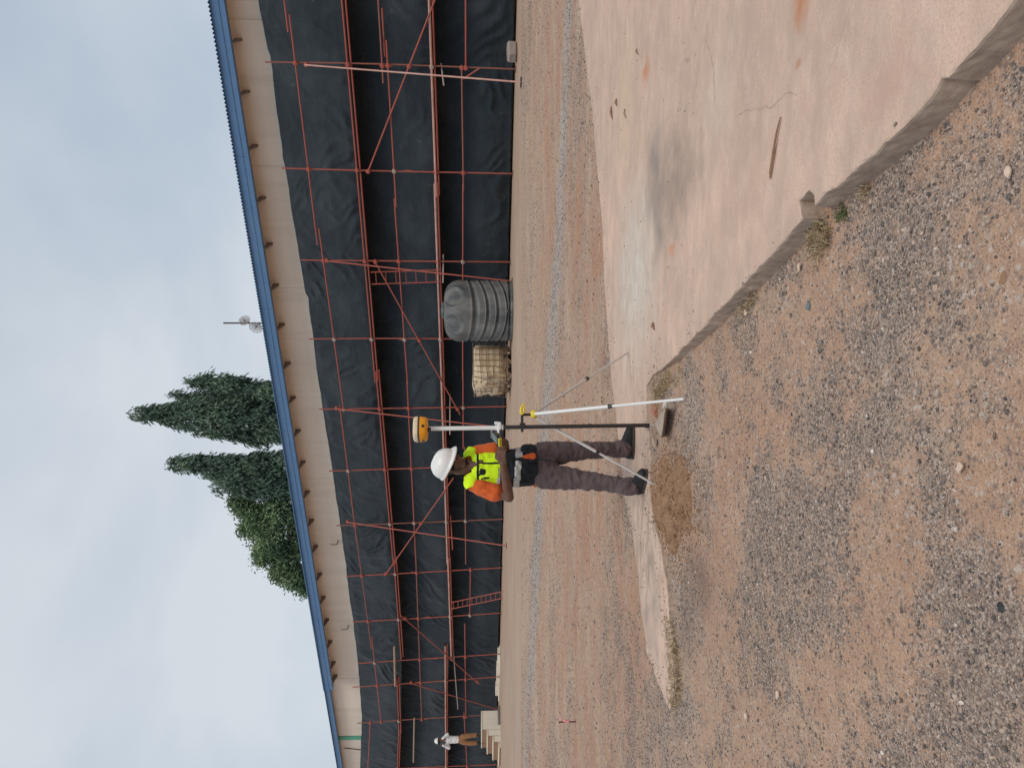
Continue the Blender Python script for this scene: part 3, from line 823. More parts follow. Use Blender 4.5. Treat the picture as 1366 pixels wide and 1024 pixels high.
for li, row in enumerate(LEDG):
    for (a, c2) in row:
        (ta, za), (tb, zb) = W(*a, OFFL), W(*c2, OFFL)
        if a[1] < -20: ta -= 6; 
        o = 0.058 if li in (1, 3) else 0.056
        m = mSteelPale if li == 3 else random.choice([mSteel, mSteel, mSteelB])
        MB().tube(WP(ta, za, o), WP(tb, zb, o), R_ * (1.45 if li == 3 else .92), n=8).build('ledger_pipe', m, scf)
        if li in (1, 3):   # second pipe just below and behind carries the deck
            MB().tube(WP(ta, za - 0.085, 0.0 - .058), WP(tb, zb - 0.085, -.058), R_, n=8).build('ledger_pipe', mSteel, scf)
            wbox(b := MB(), min(ta, tb) + .01, max(ta, tb) - .01, 0, .03, -0.40, -.12)
            s_ = (zb - za) / (tb - ta)      # tilt the plank to follow the pipe
            b.v = [tuple(Vector(v) + Vector((0, 0, za - .01 + s_ * ((Vector(v) - P0).dot(A) - ta)))) for v in b.v]
            b.build('deck_plank', mPlankD, scf)
        alllines.append((li, ta, za, tb, zb))
# couplers where pipes cross uprights
cme = None
cm = MB(); cm.box((0, 0, 0), (0.13, 0.12, 0.11), bev=.025); cm.tube((-.07, .03, 0), (.07, .03, 0), .016, n=6); cm.tube((.0, .045, -.07), (.0, .045, .07), .014, n=6)
co = cm.build('coupler', mGalv); cmesh = co.data
mred = cmesh.copy(); mred.materials.clear(); mred.materials.append(mSteel)
bpy.data.objects.remove(co)
rotW = Matrix((A, Nn, Vector((0, 0, 1)))).transposed().to_euler()
def put_coupler(p, red=True, name='coupler'):
    o = bpy.data.objects.new(name, mred if red else cmesh); C.objects.link(o); o.parent = scf
    o.location = Vector(p) - scf.location; o.rotation_euler = (rotW[0], rotW[1], rotW[2] + random.uniform(-.1, .1))
for (li, ta, za, tb, zb) in alllines:
    for i in range(len(polines)):
        lo, hi = min(ta, tb), max(ta, tb)
        t = pole_t(i, (za + zb) / 2)
        if lo - .1 <= t <= hi + .1:
            z = za + (zb - za) * (t - ta) / (tb - ta)
            if z < polines[i][1] + .05: put_coupler(WP(t, z, 0.03), random.random() < .65)
# diagonal braces and rakers
DIAG = [((588, -20), (490.6, 230)), ((500, 348.5), (613.8, 552.3)), ((605, 637), (513.3, 767.4)), ((534, 819.6), (639.6, 912))]
for a, c2 in DIAG:
    (ta, za), (tb, zb) = W(*a, .11), W(*c2, .11)
    MB().tube(WP(ta, za, .115), WP(tb, zb, .115), R_ * .95, n=8).build('diagonal_brace', mSteel, scf)
    for i in range(len(polines)):
        for _ in (0,):
            z = (za + zb) / 2
            t = pole_t(i, z)
            if min(ta, tb) < t < max(ta, tb):
                zz = za + (zb - za) * (t - ta) / (tb - ta); put_coupler(WP(t, zz, .07))
RAK = [((406, 86.7), (695, 109.8)), ((433.7, 347.8), (683.5, 375.2)), ((447, 544.8), (679, 571)), ((462, 696), (676, 727.7)), ((547, 910.5), (667, 946))]
for a, c2 in RAK:
    (ta, za) = W(*a, .08)
    g = G(c2[0], c2[1], WALLZ) if a[0] != 547 else WP(W(*c2, .1)[0], .25, .12)
    MB().tube(WP(ta, za, .08), g, R_ * .95, n=8).build('raking_brace', mSteelPale if a[0] == 406 else mSteel, scf)
    put_coupler(WP(ta, za - .05, .05))
    MB().box(g, (.2, .2, .03)).build('base_plate', mDarkSteel, scf)
MB().tube(WX(617.5, 106, .02), WX(640, 91, .02), R_).build('diagonal_brace', mSteel, scf)
# short pipes poking out under the first platform
for (a, c2, m) in [((588, 88), (592.5, 112), mGalv), ((591, 344), (591.5, 373), mGalv), ((600, 532), (600.5, 574), mGalv), ((600.8, 694), (604, 727), mSteel), ((604.8, 878), (611, 939), mGalv), ((512, 78), (511, 10), mSteel)]:
    (ta, za), (tb, zb) = W(*a, .1), W(*c2, .1)
    MB().tube(WP(ta, za, -.2), WP(tb, zb, .35), R_ * .9, n=8).build('transom_pipe', m, scf)
for (x, y) in [(500, 20), (531, 957), (525, 912)]:
    pass
MB().tube(WX(525.9, 862, .1), WX(527.2, 914, .1), .045, n=8).build('timber_spar', mPlank, scf)
MB().tube(WX(552.6, 957, .08), WX(551.5, 1016, .08), .035, n=8).build('timber_spar', mPlank, scf)

# ladders
def ladder(p0, p1, width_dir, wdt, nr, label):
    t = empty('ladder', p1, label, 'ladder', None)
    w_ = width_dir * wdt / 2
    for s_ in (-1, 1):
        MB().tube(p0 + w_ * s_, p1 + w_ * s_, .02, n=6).build('rail', mSteel, t)
    for k in range(nr):
        q = p0.lerp(p1, (k + .5) / nr)
        MB().tube(q - w_, q + w_, .013, n=5).build('rung', mSteel, t)
ladder(WX(495, 371, -.02), WX(588.5, 368, .09), A, .42, 7, 'short red steel ladder hung between the two platforms beside a raking pipe')
g1_ = G(670.5, 793, WALLZ)
ladder(WX(602, 807.5, .12), g1_, A, .40, 11, 'red ladder leaning from the ground to the first platform at far left')

# ------------------------------------------------------------------ stairs and kerb at the left end
mCream = worn('cream_painted_plaster', (0.80, 0.74, 0.62), (0.66, 0.58, 0.46), 3, 0.85, 0.5, .003)
mBrown = worn('brown_step_riser', (0.30, 0.175, 0.11), (0.22, 0.13, 0.09), 6, 0.8, 0.6, .003)
mGreyConc = worn('grey_concrete', (0.20, 0.17, 0.155), (0.13, 0.11, 0.10), 6, 0.9, 0.7, .006)
gS = G(670.4, 947, .17)
tS, oS = (gS - P0).dot(A), (gS - P0).dot(Nn)
st = empty('stair_block', gS, 'cream plastered entrance stair with brown risers at the foot of the net', 'stairs')
zt_ = at(642.6, 960, gS.y - 1)[2] - .0
hS = zt_ - .12
for k in range(4):
    z1 = zt_ - k * (hS / 4)
    o0, o1 = (oS, oS + .95) if k == 0 else (oS + .95 + .3 * (k - 1) + .002, oS + .95 + .3 * k)
    b = MB(); wbox(b, tS + .0, tS + 1.35, .05, z1 - .02, o0, o1 - .02); b.build('step', mCream, st)
    b = MB(); wbox(b, tS - .02, tS + 1.37, z1 - .02, z1 + .02, o0 + .002, o1 + .02, .008); b.build('tread', mCream, st)
    b = MB(); wbox(b, tS + .01, tS + 1.34, z1 - hS / 4 + .02 if k < 3 else .1, z1 - .022, o1 - .018, o1 + .004); b.build('riser', mBrown, st)
gb = G(671, 947, .17)
b = MB(); wbox(b, tS - .45, tS - .03, .15, .15 + .25, oS + .05, oS + .75, .02); o = b.build('concrete_block', mGreyConc, None, origin=tuple(WP(tS - .24, .15, oS))); 
tag(o, 'dark grey concrete block lying against the cream stair side', 'block')
o.data.transform(Matrix.Translation((0, 0, 0)))
# long low kerb with pale slabs
kb = empty('kerb_ledge', WP(tS - 3, .2, -0.2), 'low cream ledge along the foot of the net beside the stair', 'ledge')
tk0, tk1 = W(668, 878, 0.25)[0], W(668, 945, 0.25)[0]
b = MB(); wbox(b, tk0, tk1 - .1, .1, .32, -.55, -.05, .02); b.build('ledge_base', mCream, kb)
for k, (a_, b_) in enumerate([(.1, .9), (1.0, 2.3), (2.5, 3.2)]):
    b = MB(); wbox(b, tk0 + a_, tk0 + b_, .322, .40 + .03 * k, -.5, -.12, .015); b.build('pale_slab', mCream if k != 1 else mWall, kb)
# concrete block at the right foot
gq = G(690, 66, WALLZ)
blk = MB()
M3z = Matrix.Rotation(0.5, 3, 'Z')
bb = MB(); bb.box(gq + Vector((0, .15, .13)), (.52, .34, .27), M3z, .05)
bb.v = [tuple(Vector(v) + mnoise.noise_vector(Vector(v) * 4) * .03) for v in bb.v]
o = bb.build('concrete_block', worn('dusty_concrete_block', (0.33, 0.28, 0.24), (0.22, 0.18, 0.16), 8, .9, .7, .006), None, origin=tuple(gq))
tag(o, 'rounded pale concrete block at the net foot by the rightmost scaffold pipe', 'block')

# ------------------------------------------------------------------ roof antenna
ta, za = W(349, 431, -2.4)
base = WP(ta, EAVE + FH / 2 + .12, -2.4)
an = empty('roof_antenna', base, 'thin roof mast carrying two small grid dish antennas', 'antenna')
topz = at(298, 431, base.y).z
MB().tube(base - Vector((0, 0, .15)), Vector((base.x, base.y, topz)), .028, n=6).build('mast', mDarkSteel, an)
def dish(c0, r, nrm, name='grid_dish'):
    b = MB(); a_ = nrm.orthogonal().normalized(); c_ = nrm.cross(a_)
    for k in range(1, 6):
        q = [c0 + (a_ * math.cos(x) + c_ * math.sin(x)) * r * k / 5 + nrm * (k / 5) ** 2 * r * .35 for x in np.linspace(0, 2 * PI, 17)]
        b.path(q, .012, n=4, cap=False)
    for k in range(10):
        x = PI * 2 * k / 10; dd = a_ * math.cos(x) + c_ * math.sin(x)
        b.path([c0 + dd * r * s_ + nrm * s_ * s_ * r * .35 for s_ in (0, .5, 1)], .010, n=4)
    b.tube(c0, c0 + nrm * r * .9, .02, n=6)
    b.build(name, mGalv, an)
dish(Vector((base.x - .12, base.y - .1, at(343, 431, base.y).z)), .23, Vector((-.6, -.75, .1)).normalized())
dish(Vector((base.x + .05, base.y - .1, at(328, 431, base.y).z)), .20, Vector((.5, -.8, .1)).normalized())
MB().tube(base + Vector((-.3, 0, .35)), base + Vector((.25, 0, .35)), .02, n=6).build('cross_arm', mGalv, an)

# ------------------------------------------------------------------ trees beyond the building
def leafmat(name, c1, c2, c3):
    m = M_(name, 0.55, 0.3)
    t = m.attr('tint')
    m.col(m.ramp(t, [(0.0, c1), (0.55, c2), (1.0, c3)]))
    m.b.inputs['Transmission Weight'].default_value = 0.0
    return m.m
mLeafA = leafmat('drooping_dark_leaves', (0.050, 0.088, 0.064), (0.092, 0.148, 0.098), (0.175, 0.245, 0.150))  # greens lifted and blued: distance haze put into the leaf colour
mLeafB = leafmat('broad_tree_leaves', (0.085, 0.14, 0.07), (0.16, 0.235, 0.11), (0.28, 0.36, 0.18))
mBark = worn('grey_brown_bark', (0.16, 0.12, 0.09), (0.09, 0.07, 0.05), 6, .9, .8, .02)
def leaves(name, P, D, L, wd, m, parent, seed):
    """one folded leaf (two triangles each side joined as quads) per point: P centres, D drooping directions"""
    r = np.random.default_rng(seed); n = len(P)
    D = D / np.linalg.norm(D, axis=1, keepdims=True)
    s_ = np.cross(D, r.normal(size=(n, 3))); s_ /= np.linalg.norm(s_, axis=1, keepdims=True)
    u_ = np.cross(s_, D)
    L = L[:, None]; wv = (L * wd)
    a = P; b = P + D * L * .5 + s_ * wv + u_ * L * .05; c_ = P + D * L; d = P + D * L * .5 - s_ * wv + u_ * L * .05
    V = np.stack([a, b, c_, d], 1).reshape(-1, 3)
    Fq = np.arange(n * 4).reshape(-1, 4)
    inv = np.array(world_matrix(parent).inverted())
    V = V @ inv[:3, :3].T + inv[:3, 3]
    clump = np.clip((fbm(P[:, 0] * 1.1, P[:, 2] * .9, seed + 7, 3) - .5) * 2.2 + .38, 0, 1) * .65 + r.random(n) * .35
    me = npmesh(name, V, Fq, False, {'tint': np.repeat(clump, 4)})
    return link(name, me, m, parent)
def column_tree(px_top, px_hw, hw_list, Y, label, seed, n=15000):
    """px_top: photo pixel of the tip; hw_list: (photo x, y_left, y_right) silhouette rows"""
    r = np.random.default_rng(seed)
    tip = at(px_top[0], px_top[1], Y)
    zs = [tip.z]; xc_ = [tip.x]; hw = [0.12]
    for (x, ya, yb) in hw_list:
        a_, b_ = at(x, ya, Y), at(x, yb, Y)
        zs.append(a_.z); xc_.append((a_.x + b_.x) / 2); hw.append(abs(a_.x - b_.x) / 2)
    base = Vector((xc_[-1], Y, 0.3))
    zs.append(1.6); xc_.append(base.x); hw.append(hw[-1] * .75)
    t = empty('columnar_tree', base, label, 'tree', 'tall narrow weeping trees behind the roof')
    tr = [base - Vector((0, 0, .4)), base + Vector((0, 0, 2)), Vector((xc_[len(xc_) // 2], Y, zs[len(zs) // 2])), tip - Vector((0, 0, 1.6))]
    MB().path(tr, [.22, .18, .1, .02], n=8).build('trunk', mBark, t)
    zs_ = np.array(zs)[::-1]; xc2 = np.array(xc_)[::-1]; hw2 = np.array(hw)[::-1]
    # tiers of hanging sprays
    n = int(n * 1.4); m = n // 22
    hwfix = .20
    z = r.uniform(0, 1, m * 4) * (zs_[-1] - zs_[0]) + zs_[0]
    hwz = np.interp(z, zs_, hw2)
    keep = r.random(len(z)) < (hwz / hwz.max()) * .9 + .12
    z = z[keep][:m]; hwz = np.maximum(np.interp(z, zs_, hw2) - hwfix, .22); xz = np.interp(z, zs_, xc2)
    an = r.uniform(0, 2 * PI, len(z)); rad = np.sqrt(r.uniform(.05, 1, len(z))) * hwz * (0.62 + .62 * vn(z * 1.5, an * 1.3, seed))
    cx = xz + np.cos(an) * rad; cy = Y + np.sin(an) * rad
    bl = MB()
    for k in range(0, len(z), 5):
        bl.tube((xz[k], Y, z[k] + .1), (xz[k] * .2 + cx[k] * .8, Y * .2 + cy[k] * .8, z[k] - .15), .02, .008, n=3, cap=False)
    bl.build('branches', mBark, t)
    per = 22
    i = np.repeat(np.arange(len(z)), per)
    k = np.tile(np.arange(per), len(z)) / per
    P = np.stack([cx[i] + np.cos(an[i]) * k * .25 + r.normal(0, .09, len(i)), cy[i] + np.sin(an[i]) * k * .25 + r.normal(0, .12, len(i)), z[i] - k * .75 + r.normal(0, .06, len(i))], 1)
    D = np.stack([np.cos(an[i]) * .45 + r.normal(0, .35, len(i)), np.sin(an[i]) * .45 + r.normal(0, .35, len(i)), -1 + r.normal(0, .25, len(i))], 1)
    leaves('crown', P, D, r.uniform(.18, .38, len(i)), .13, mLeafA, t, seed)
column_tree((168, 550), 0, [(185, 546, 558), (215, 538, 567), (245, 532, 578), (280, 530, 590), (320, 533, 595), (350, 536, 596), (395, 538, 597)], 44.5, 'tallest of the narrow dark green trees rising above the blue roof', 21, 26000)
column_tree((221, 531), 0, [(238, 526, 540), (265, 523, 545), (300, 521, 550), (345, 519, 553), (380, 519, 555)], 45.5, 'narrow tree rising just right of the tallest tree', 22, 14000)
column_tree((243, 507), 0, [(258, 502, 514), (285, 503, 520), (310, 505, 524), (335, 511, 530), (366, 516, 532)], 44.0, 'smallest narrow tree nearest the roof antenna, rightmost tree', 23, 10000)
column_tree((219, 619), 0, [(235, 612, 626), (258, 608, 633), (285, 604, 642), (320, 602, 655), (355, 600, 660), (400, 600, 662)], 44.0, 'narrow dark green tree standing alone left of the tallest tree', 24, 22000)
column_tree((277, 648), 0, [(292, 640, 656), (315, 638, 662), (350, 640, 668), (400, 640, 672)], 42.8, 'short dark pointed tree beside the rounded light green tree', 25, 9000)
def broad_tree(lobes, Y, label, seed):
    r = np.random.default_rng(seed)
    cb = at(410, 715, Y); base = Vector((cb.x, Y, .3))
    t = empty('broad_tree', base, label, 'tree')
    sc = F / Y
    MB().path([base - Vector((0, 0, .4)), base + Vector((.1, 0, 3)), base + Vector((-.2, 0, 6))], [.4, .32, .22], n=8).build('trunk', mBark, t)
    Ps = []; bl = MB()
    for (x, y, rad, cnt) in lobes:
        c0 = at(x, y, Y); R = rad * .92 / sc
        c0.y += r.uniform(-R, R) * .5
        bl.path([base + Vector((0, 0, 4)), (base + Vector((0, 0, 5))).lerp(c0, .6) - Vector((0, 0, .3)), c0], [.15, .08, .03], n=5)
        d = r.normal(size=(cnt // 14, 3)); d /= np.linalg.norm(d, axis=1, keepdims=True)
        rr = R * (r.uniform(.25, 1.0, (len(d), 1)) ** .5) * (.7 + .5 * vn(d[:, :1] * 3 + x, d[:, 2:] * 3 + y, 3))
        q = np.array(c0) + d * rr * np.array([1, 1, .85])
        for j in range(0, len(q), 6): bl.tube(c0, q[j], .02, .006, n=3, cap=False)
        q = np.repeat(q, 14, 0) + r.normal(0, .16, (len(d) * 14, 3))
        Ps.append(q)
    bl.build('branches', mBark, t)
    P = np.concatenate(Ps)
    D = r.normal(size=P.shape) + np.array([0, 0, -.35])
    leaves('crown', P, D, r.uniform(.12, .23, len(P)), .24, mLeafB, t, seed)
broad_tree([(314, 668, 9, 900), (325, 672, 17, 2600), (345, 690, 22, 4200), (330, 705, 12, 1500), (362, 715, 26, 5200), (352, 738, 16, 2400), (378, 745, 24, 4600), (392, 770, 18, 2800), (372, 764, 12, 1300), (372, 680, 24, 3800), (400, 720, 26, 4200), (405, 785, 9, 900), (398, 690, 26, 3600)], 43.5, 'rounded lighter green tree at the left end of the tree group', 31)

# ------------------------------------------------------------------ water tank
mm = M_('weathered_black_polythene', 0.5, 0.4)
nA = mm.noise(2.2, 7, .65, mm.mapd((1, 1, .5))); 
c = mm.mix(mm.ramp(nA, [(.38, 0.), (.72, 1.)]), (0.07, 0.075, 0.078), (0.20, 0.195, 0.18))
c = mm.mix(mm.ramp(mm.noise(9, 6, .75, mm.mapd((2, 2, .5))), [(.58, 0.), (.75, .6)]), c, (0.22, 0.20, 0.17))
mm.col(c); mm.rough(mm.ramp(nA, [(.3, .38), (.7, .75)])); mm.bump(mm.noise(12, 4), .3, .01)
mTank = mm.m
tb = G(685, 415, WALLZ); tb = tb + Vector((tb.x, tb.y, 0)).normalized() * .95; tb.z = WALLZ - .02
tk = empty('water_tank', tb, 'large ribbed dark grey plastic water tank standing before the net', 'tank')
R0 = 41.0 / F * tb.y
HT = at(591.5, 415, tb.y - .3).z - tb.z
camdir = math.atan2(-tb.y, -tb.x)
prof = []
nz_ = 150
for i in range(nz_):
    z = i / (nz_ - 1) * HT * .72
    ph = z / (HT * .72)
    fr_ = (ph * 5.0 + .5) % 1.0
    rib = float(sstep(0.0, .16, fr_) * sstep(1.0, .72, fr_))
    lip = math.exp(-((fr_ - .17) / .05) ** 2)
    r_ = R0 * (0.905 + .07 * rib + .022 * lip)
    prof.append((r_, z))
for i in range(1, 26):
    a_ = i / 25 * PI / 2
    e_ = 0.62
    prof.append((R0 * (.12 + .88 * abs(math.cos(a_)) ** e_) * (.985), HT * .72 + HT * .275 * abs(math.sin(a_)) ** .8))
def tfn(p, an, i):
    q = p.copy()
    d = math.cos(an - camdir)
    zf = p.z / HT
    # ribs sag towards the front
    sag = .36 * max(0, d) ** 1.5 * sstep(.05, .25, zf) * sstep(.78, .6, zf) - .0
    q.z -= float(sag) * .8
    # moulded arched recesses on the shoulder
    if zf > .70:
        for ca in [camdir + s_ * .52 for s_ in (-1, 1)] + [camdir + PI + s_ * .52 for s_ in (-1, 1)] + [camdir + PI / 2 * s_ for s_ in (-1.15, 1.15)]:
            da = (an - ca + PI) % (2 * PI) - PI
            rr = math.hypot(da / .36, (zf - .86) / .115)
            m_ = float(sstep(1.05, .85, rr)); ridge = math.exp(-((rr - 1.12) / .09) ** 2)
            q.x *= 1 - .085 * m_ + .02 * ridge; q.y *= 1 - .085 * m_ + .02 * ridge; q.z += -.03 * m_ + .012 * ridge
    return q
b = MB(); b.lathe(prof, tb, 120, fn=tfn); b.build('tank_body', mTank, tk)
MB().lathe([(.24, 0), (.25, .02), (.25, .07), (.22, .09), (.08, .11), (.01, .11)], tb + Vector((0, -.2, HT * .985)), 24).build('lid', mTank, tk)
cd = Vector((math.cos(camdir), math.sin(camdir), 0)); sd_ = Vector((-cd.y, cd.x, 0))
MB().path([tb + cd * R0 * q[0] + Vector((0, 0, HT * q[1])) for q in ((.90, .76), (.82, .87), (.6, .965), (.3, .995))], .035, n=6).build('moulded_spine', mTank, tk)
MB().lathe([(.06, 0), (.06, .08), (.03, .1)], tb + cd * (R0 * .93) + Vector((0, 0, .22)), 10, Vector((0, 0, 1)).rotation_difference(cd).to_matrix()).build('outlet', mTank, tk)

# ------------------------------------------------------------------ caged plastic tote
mm = M_('yellowed_translucent_plastic', 0.5, 0.35)
c = mm.mix(mm.ramp(mm.noise(2.5, 6, .6), [(.35, 0.), (.7, 1.)]), (0.70, 0.57, 0.40), (0.56, 0.41, 0.24))
c = mm.mix(mm.ramp(mm.noise(7, 6, .7), [(.5, 0.), (.75, .7)]), c, (0.30, 0.22, 0.14))
mm.col(c); mm.b.inputs['Subsurface Weight'].default_value = .0
mm.bump(mm.noise(5, 4), .5, .03)
mTote = mm.m
ib = G(682, 500, WALLZ)
yaw = math.radians(31)
ctr = ib + Vector((.17, .35, 0)); ctr.z = WALLZ
tote = empty('caged_tote', ctr, 'yellowed plastic tote in a wire cage on a pallet beside the tank', 'container', rz=yaw)
def TL(x, y, z): return world_matrix(tote) @ Vector((x, y, z))
TM = world_matrix(tote).to_3x3()
hx, hy, zb0, zt0 = .61, .52, .17, 1.20
bm = bmesh.new(); bmesh.ops.create_cube(bm, size=1)
bmesh.ops.scale(bm, vec=(hx * 2 + .02, hy * 2 + .02, zt0 - zb0 + .0), verts=bm.verts)
bmesh.ops.bevel(bm, geom=bm.edges[:], offset=.07, segments=3, affect='EDGES')
bmesh.ops.subdivide_edges(bm, edges=bm.edges[:], cuts=4, use_grid_fill=True)
for v in bm.verts:
    k = float(sstep(.05, -.55, v.co.x))
    nn = mnoise.noise_vector(v.co * 3.2)
    v.co += nn * (.012 + .17 * k)
    v.co.z -= .06 * k * (v.co.z > 0)
bm.verts.index_update()
b = MB(); b.add([TL(v.co.x, v.co.y, v.co.z + (zt0 + zb0) / 2) for v in bm.verts], [[v.index for v in f.verts] for f in bm.faces], True); bm.free()
b.build('plastic_bladder', mTote, tote)
cr = .0115
mRust = worn('rusty_cage_bar', (.20, .13, .09), (.32, .24, .18), 6, .7, .7)
def bend(x, y, z):
    k = float(sstep(.1, -.6, x))
    d = mnoise.noise_vector(Vector((x, y, z)) * 2.3) * .07 * k
    return TL(x * 1.07 + d.x, y * 1.085 + d.y, z + d.z - .04 * k * (z > .8))
for s_ in (-1, 1):
    for k in range(7):
        x = -hx + 2 * hx * k / 6
        MB().path([bend(x, s_ * hy, zb0 + (zt0 - zb0) * j / 5) for j in range(6)], cr, n=5).build('cage_bar', mRust, tote)
    for k in range(5):
        y = -hy + 2 * hy * k / 4
        MB().path([bend(s_ * hx, y, zb0 + (zt0 - zb0) * j / 5) for j in range(6)], cr, n=5).build('cage_bar', mRust, tote)
for k in range(6):
    z = zb0 + (zt0 - zb0) * k / 5
    for s_ in (-1, 1):
        MB().path([bend(-hx + 2 * hx * j / 8, s_ * (hy + .012), z) for j in range(9)], cr, n=5).build('cage_hoop', mRust, tote)
        MB().path([bend(s_ * (hx + .012), -hy + 2 * hy * j / 6, z) for j in range(7)], cr, n=5).build('cage_hoop', mRust, tote)
for k in range(3):
    for j in range(3):
        MB().box(TL(-.5 + .5 * j, -.42 + .42 * k, .055), (.13, .11, .09), TM).build('pallet_block', mPlank, tote)
for k in range(5):
    MB().box(TL(0, -.46 + .23 * k, .125), (1.24, .14, .03), TM).build('pallet_board', mPlank, tote)
for k in range(3):
    MB().box(TL(-.5 + .5 * k, 0, .0), (.12, 1.0, .02), TM).build('pallet_board', mPlank, tote)
MB().tube(TL(.15, -hy - .0, .2), TL(.15, -hy - .12, .2), .04, n=10).build('valve', mDarkSteel, tote)

# ------------------------------------------------------------------ people
def capsule(bm, p0, p1, r0, r1, sx=None, n=14):
    """tapered capsule; sx = (axis vector, factor) squashes it"""
    p0 = Vector(p0); p1 = Vector(p1); d = (p1 - p0)
    L = d.length; dn = d.normalized() if L > 1e-6 else Vector((0, 0, 1))
    a = dn.orthogonal().normalized(); b_ = dn.cross(a)
    rings = []
    for k in range(5):
        an = -PI / 2 + PI / 2 * k / 4.0
        rings.append((p0 + dn * r0 * math.sin(an), r0 * math.cos(an)))
    for k in range(1, 4): rings.append((p0.lerp(p1, k / 4), r0 + (r1 - r0) * k / 4))
    for k in range(5):
        an = PI / 2 * k / 4.0
        rings.append((p1 + dn * r1 * math.sin(an), r1 * math.cos(an)))
    mid = p0.lerp(p1, .5)
    prev = None
    first = last = None
    for (c0, r) in rings:
        vs = []
        for k in range(n):
            an = 2 * PI * k / n
            q = c0 + (a * math.cos(an) + b_ * math.sin(an)) * max(r, 1e-4)
            if sx:
                ax = Vector(sx[0]).normalized(); w_ = q - c0
                q = c0 + w_ + ax * (w_.dot(ax) * (sx[1] - 1))
            vs.append(bm.verts.new(q))
        if prev:
            for k in range(n): bm.faces.new((prev[k], prev[(k + 1) % n], vs[(k + 1) % n], vs[k]))
        else: first = vs
        prev = vs
    bm.faces.new(first[::-1]); bm.faces.new(prev)
def ellip(bm, c0, r, M=None):
    mt = Matrix.Translation(Vector(c0)) @ (M.to_4x4() if M else Matrix.Identity(4)) @ Matrix.Diagonal((*r, 1))
    bmesh.ops.create_icosphere(bm, subdivisions=3, radius=1, matrix=mt)
def organic(name, fn, m, parent, voxel=.01, smooth=4, wr=None, cut=None):
    """fill a bmesh, fuse it into one skin, smooth, wrinkle; coordinates are the parent's"""
    bm = bmesh.new(); fn(bm)
    me = bpy.data.meshes.new(name); bm.to_mesh(me); bm.free()
    o = bpy.data.objects.new(name, me); C.objects.link(o)
    md = o.modifiers.new('r', 'REMESH'); md.mode = 'VOXEL'; md.voxel_size = voxel
    if smooth:
        s_ = o.modifiers.new('s', 'SMOOTH'); s_.factor = .5; s_.iterations = smooth
    dg = bpy.context.evaluated_depsgraph_get()
    me2 = bpy.data.meshes.new_from_object(o.evaluated_get(dg))
    bpy.data.objects.remove(o); bpy.data.meshes.remove(me)
    bm = bmesh.new(); bm.from_mesh(me2)
    if cut:
        for co_, no_ in cut:
            bmesh.ops.bisect_plane(bm, geom=bm.verts[:] + bm.edges[:] + bm.faces[:], plane_co=co_, plane_no=no_, clear_outer=True)
    if wr:
        bm.normal_update()
        mv = [(v, v.normal.copy() * wr(v.co)) for v in bm.verts]
        for v, d in mv: v.co += d
    for f in bm.faces: f.smooth = True
    bm.to_mesh(me2); bm.free()
    me2.name = name; me2.materials.clear()
    o2 = link(name, me2, m, parent)
    return o2
def shell(src, pred, off, name, m, parent, two=0.0):
    """a patch of cloth lying on src: faces where pred(co) holds, lifted along their normals"""
    bm = bmesh.new(); bm.from_mesh(src.data)
    bm.normal_update()
    dele = [f for f in bm.faces if not pred(f.calc_center_median(), f.normal)]
    bmesh.ops.delete(bm, geom=dele, context='FACES')
    if not bm.faces: bm.free(); return None
    nm = {v: v.normal.copy() for v in bm.verts}
    for v in bm.verts: v.co += nm[v] * off
    ex = bmesh.ops.extrude_edge_only(bm, edges=[e for e in bm.edges if e.is_boundary])
    for v in [g for g in ex['geom'] if isinstance(g, bmesh.types.BMVert)]:
        # the rim turns back down to the cloth beneath
        n_ = Vector((0, 0, 0))
        for e in v.link_edges:
            o_ = e.other_vert(v)
            if o_ in nm: n_ = nm[o_]
        v.co -= n_ * (off + .001)
    me = bpy.data.meshes.new(name); bm.to_mesh(me); bm.free(); me.materials.clear()
    for p in me.polygons: p.use_smooth = True
    return link(name, me, m, parent)
def cloth(name, c1, c2, rough=.9, bs=40, bd=.003):
    m = M_(name, rough, .15)
    m.col(m.mix(m.ramp(m.noise(9, 5, .6), [(.35, 0.), (.7, 1.)]), c1, c2))
    m.bump(m.noise(bs, 4), .5, bd)
    m.b.inputs['Sheen Weight'].default_value = .1
    return m.m
mSkin = M_('dark_brown_skin', .5, .35); mSkin.col(mSkin.mix(mSkin.ramp(mSkin.noise(12, 4), [(.3, 0.), (.7, 1.)]), (0.115, 0.055, 0.035), (0.16, 0.08, 0.052))); mSkin = mSkin.m
mHair = cloth('black_hair', (.012, .010, .009), (.02, .017, .015))
mOrange = cloth('orange_polo_cloth', (0.62, 0.125, 0.030), (0.50, 0.09, 0.022))
mHiVis = M_('fluorescent_yellow_vest', .7, .2); mHiVis.col(mHiVis.mix(mHiVis.ramp(mHiVis.noise(6, 4), [(.3, 0.), (.7, 1.)]), (0.68, 0.95, 0.02), (0.56, 0.86, 0.015))); mHiVis.bump(mHiVis.noise(14, 3), .4, .012); mHiVis = mHiVis.m
mBlack = cloth('black_vest_cloth', (.012, .014, .018), (.025, .028, .033))
mRefl = M_('silver_reflective_tape', .35, .5, .25); mRefl.col(mRefl.mix(mRefl.ramp(mRefl.noise(20, 5), [(.35, 0.), (.7, 1.)]), (.52, .52, .50), (.33, .33, .32))); mRefl = mRefl.m
mTrou = cloth('grey_brown_trousers', (0.120, 0.088, 0.088), (0.078, 0.056, 0.058))
mBoot = cloth('black_leather_boot', (.014, .014, .016), (.028, .027, .028), .55)
mSole = worn('dusty_rubber_sole', (.05, .045, .042), (.12, .10, .085), 12, .9)
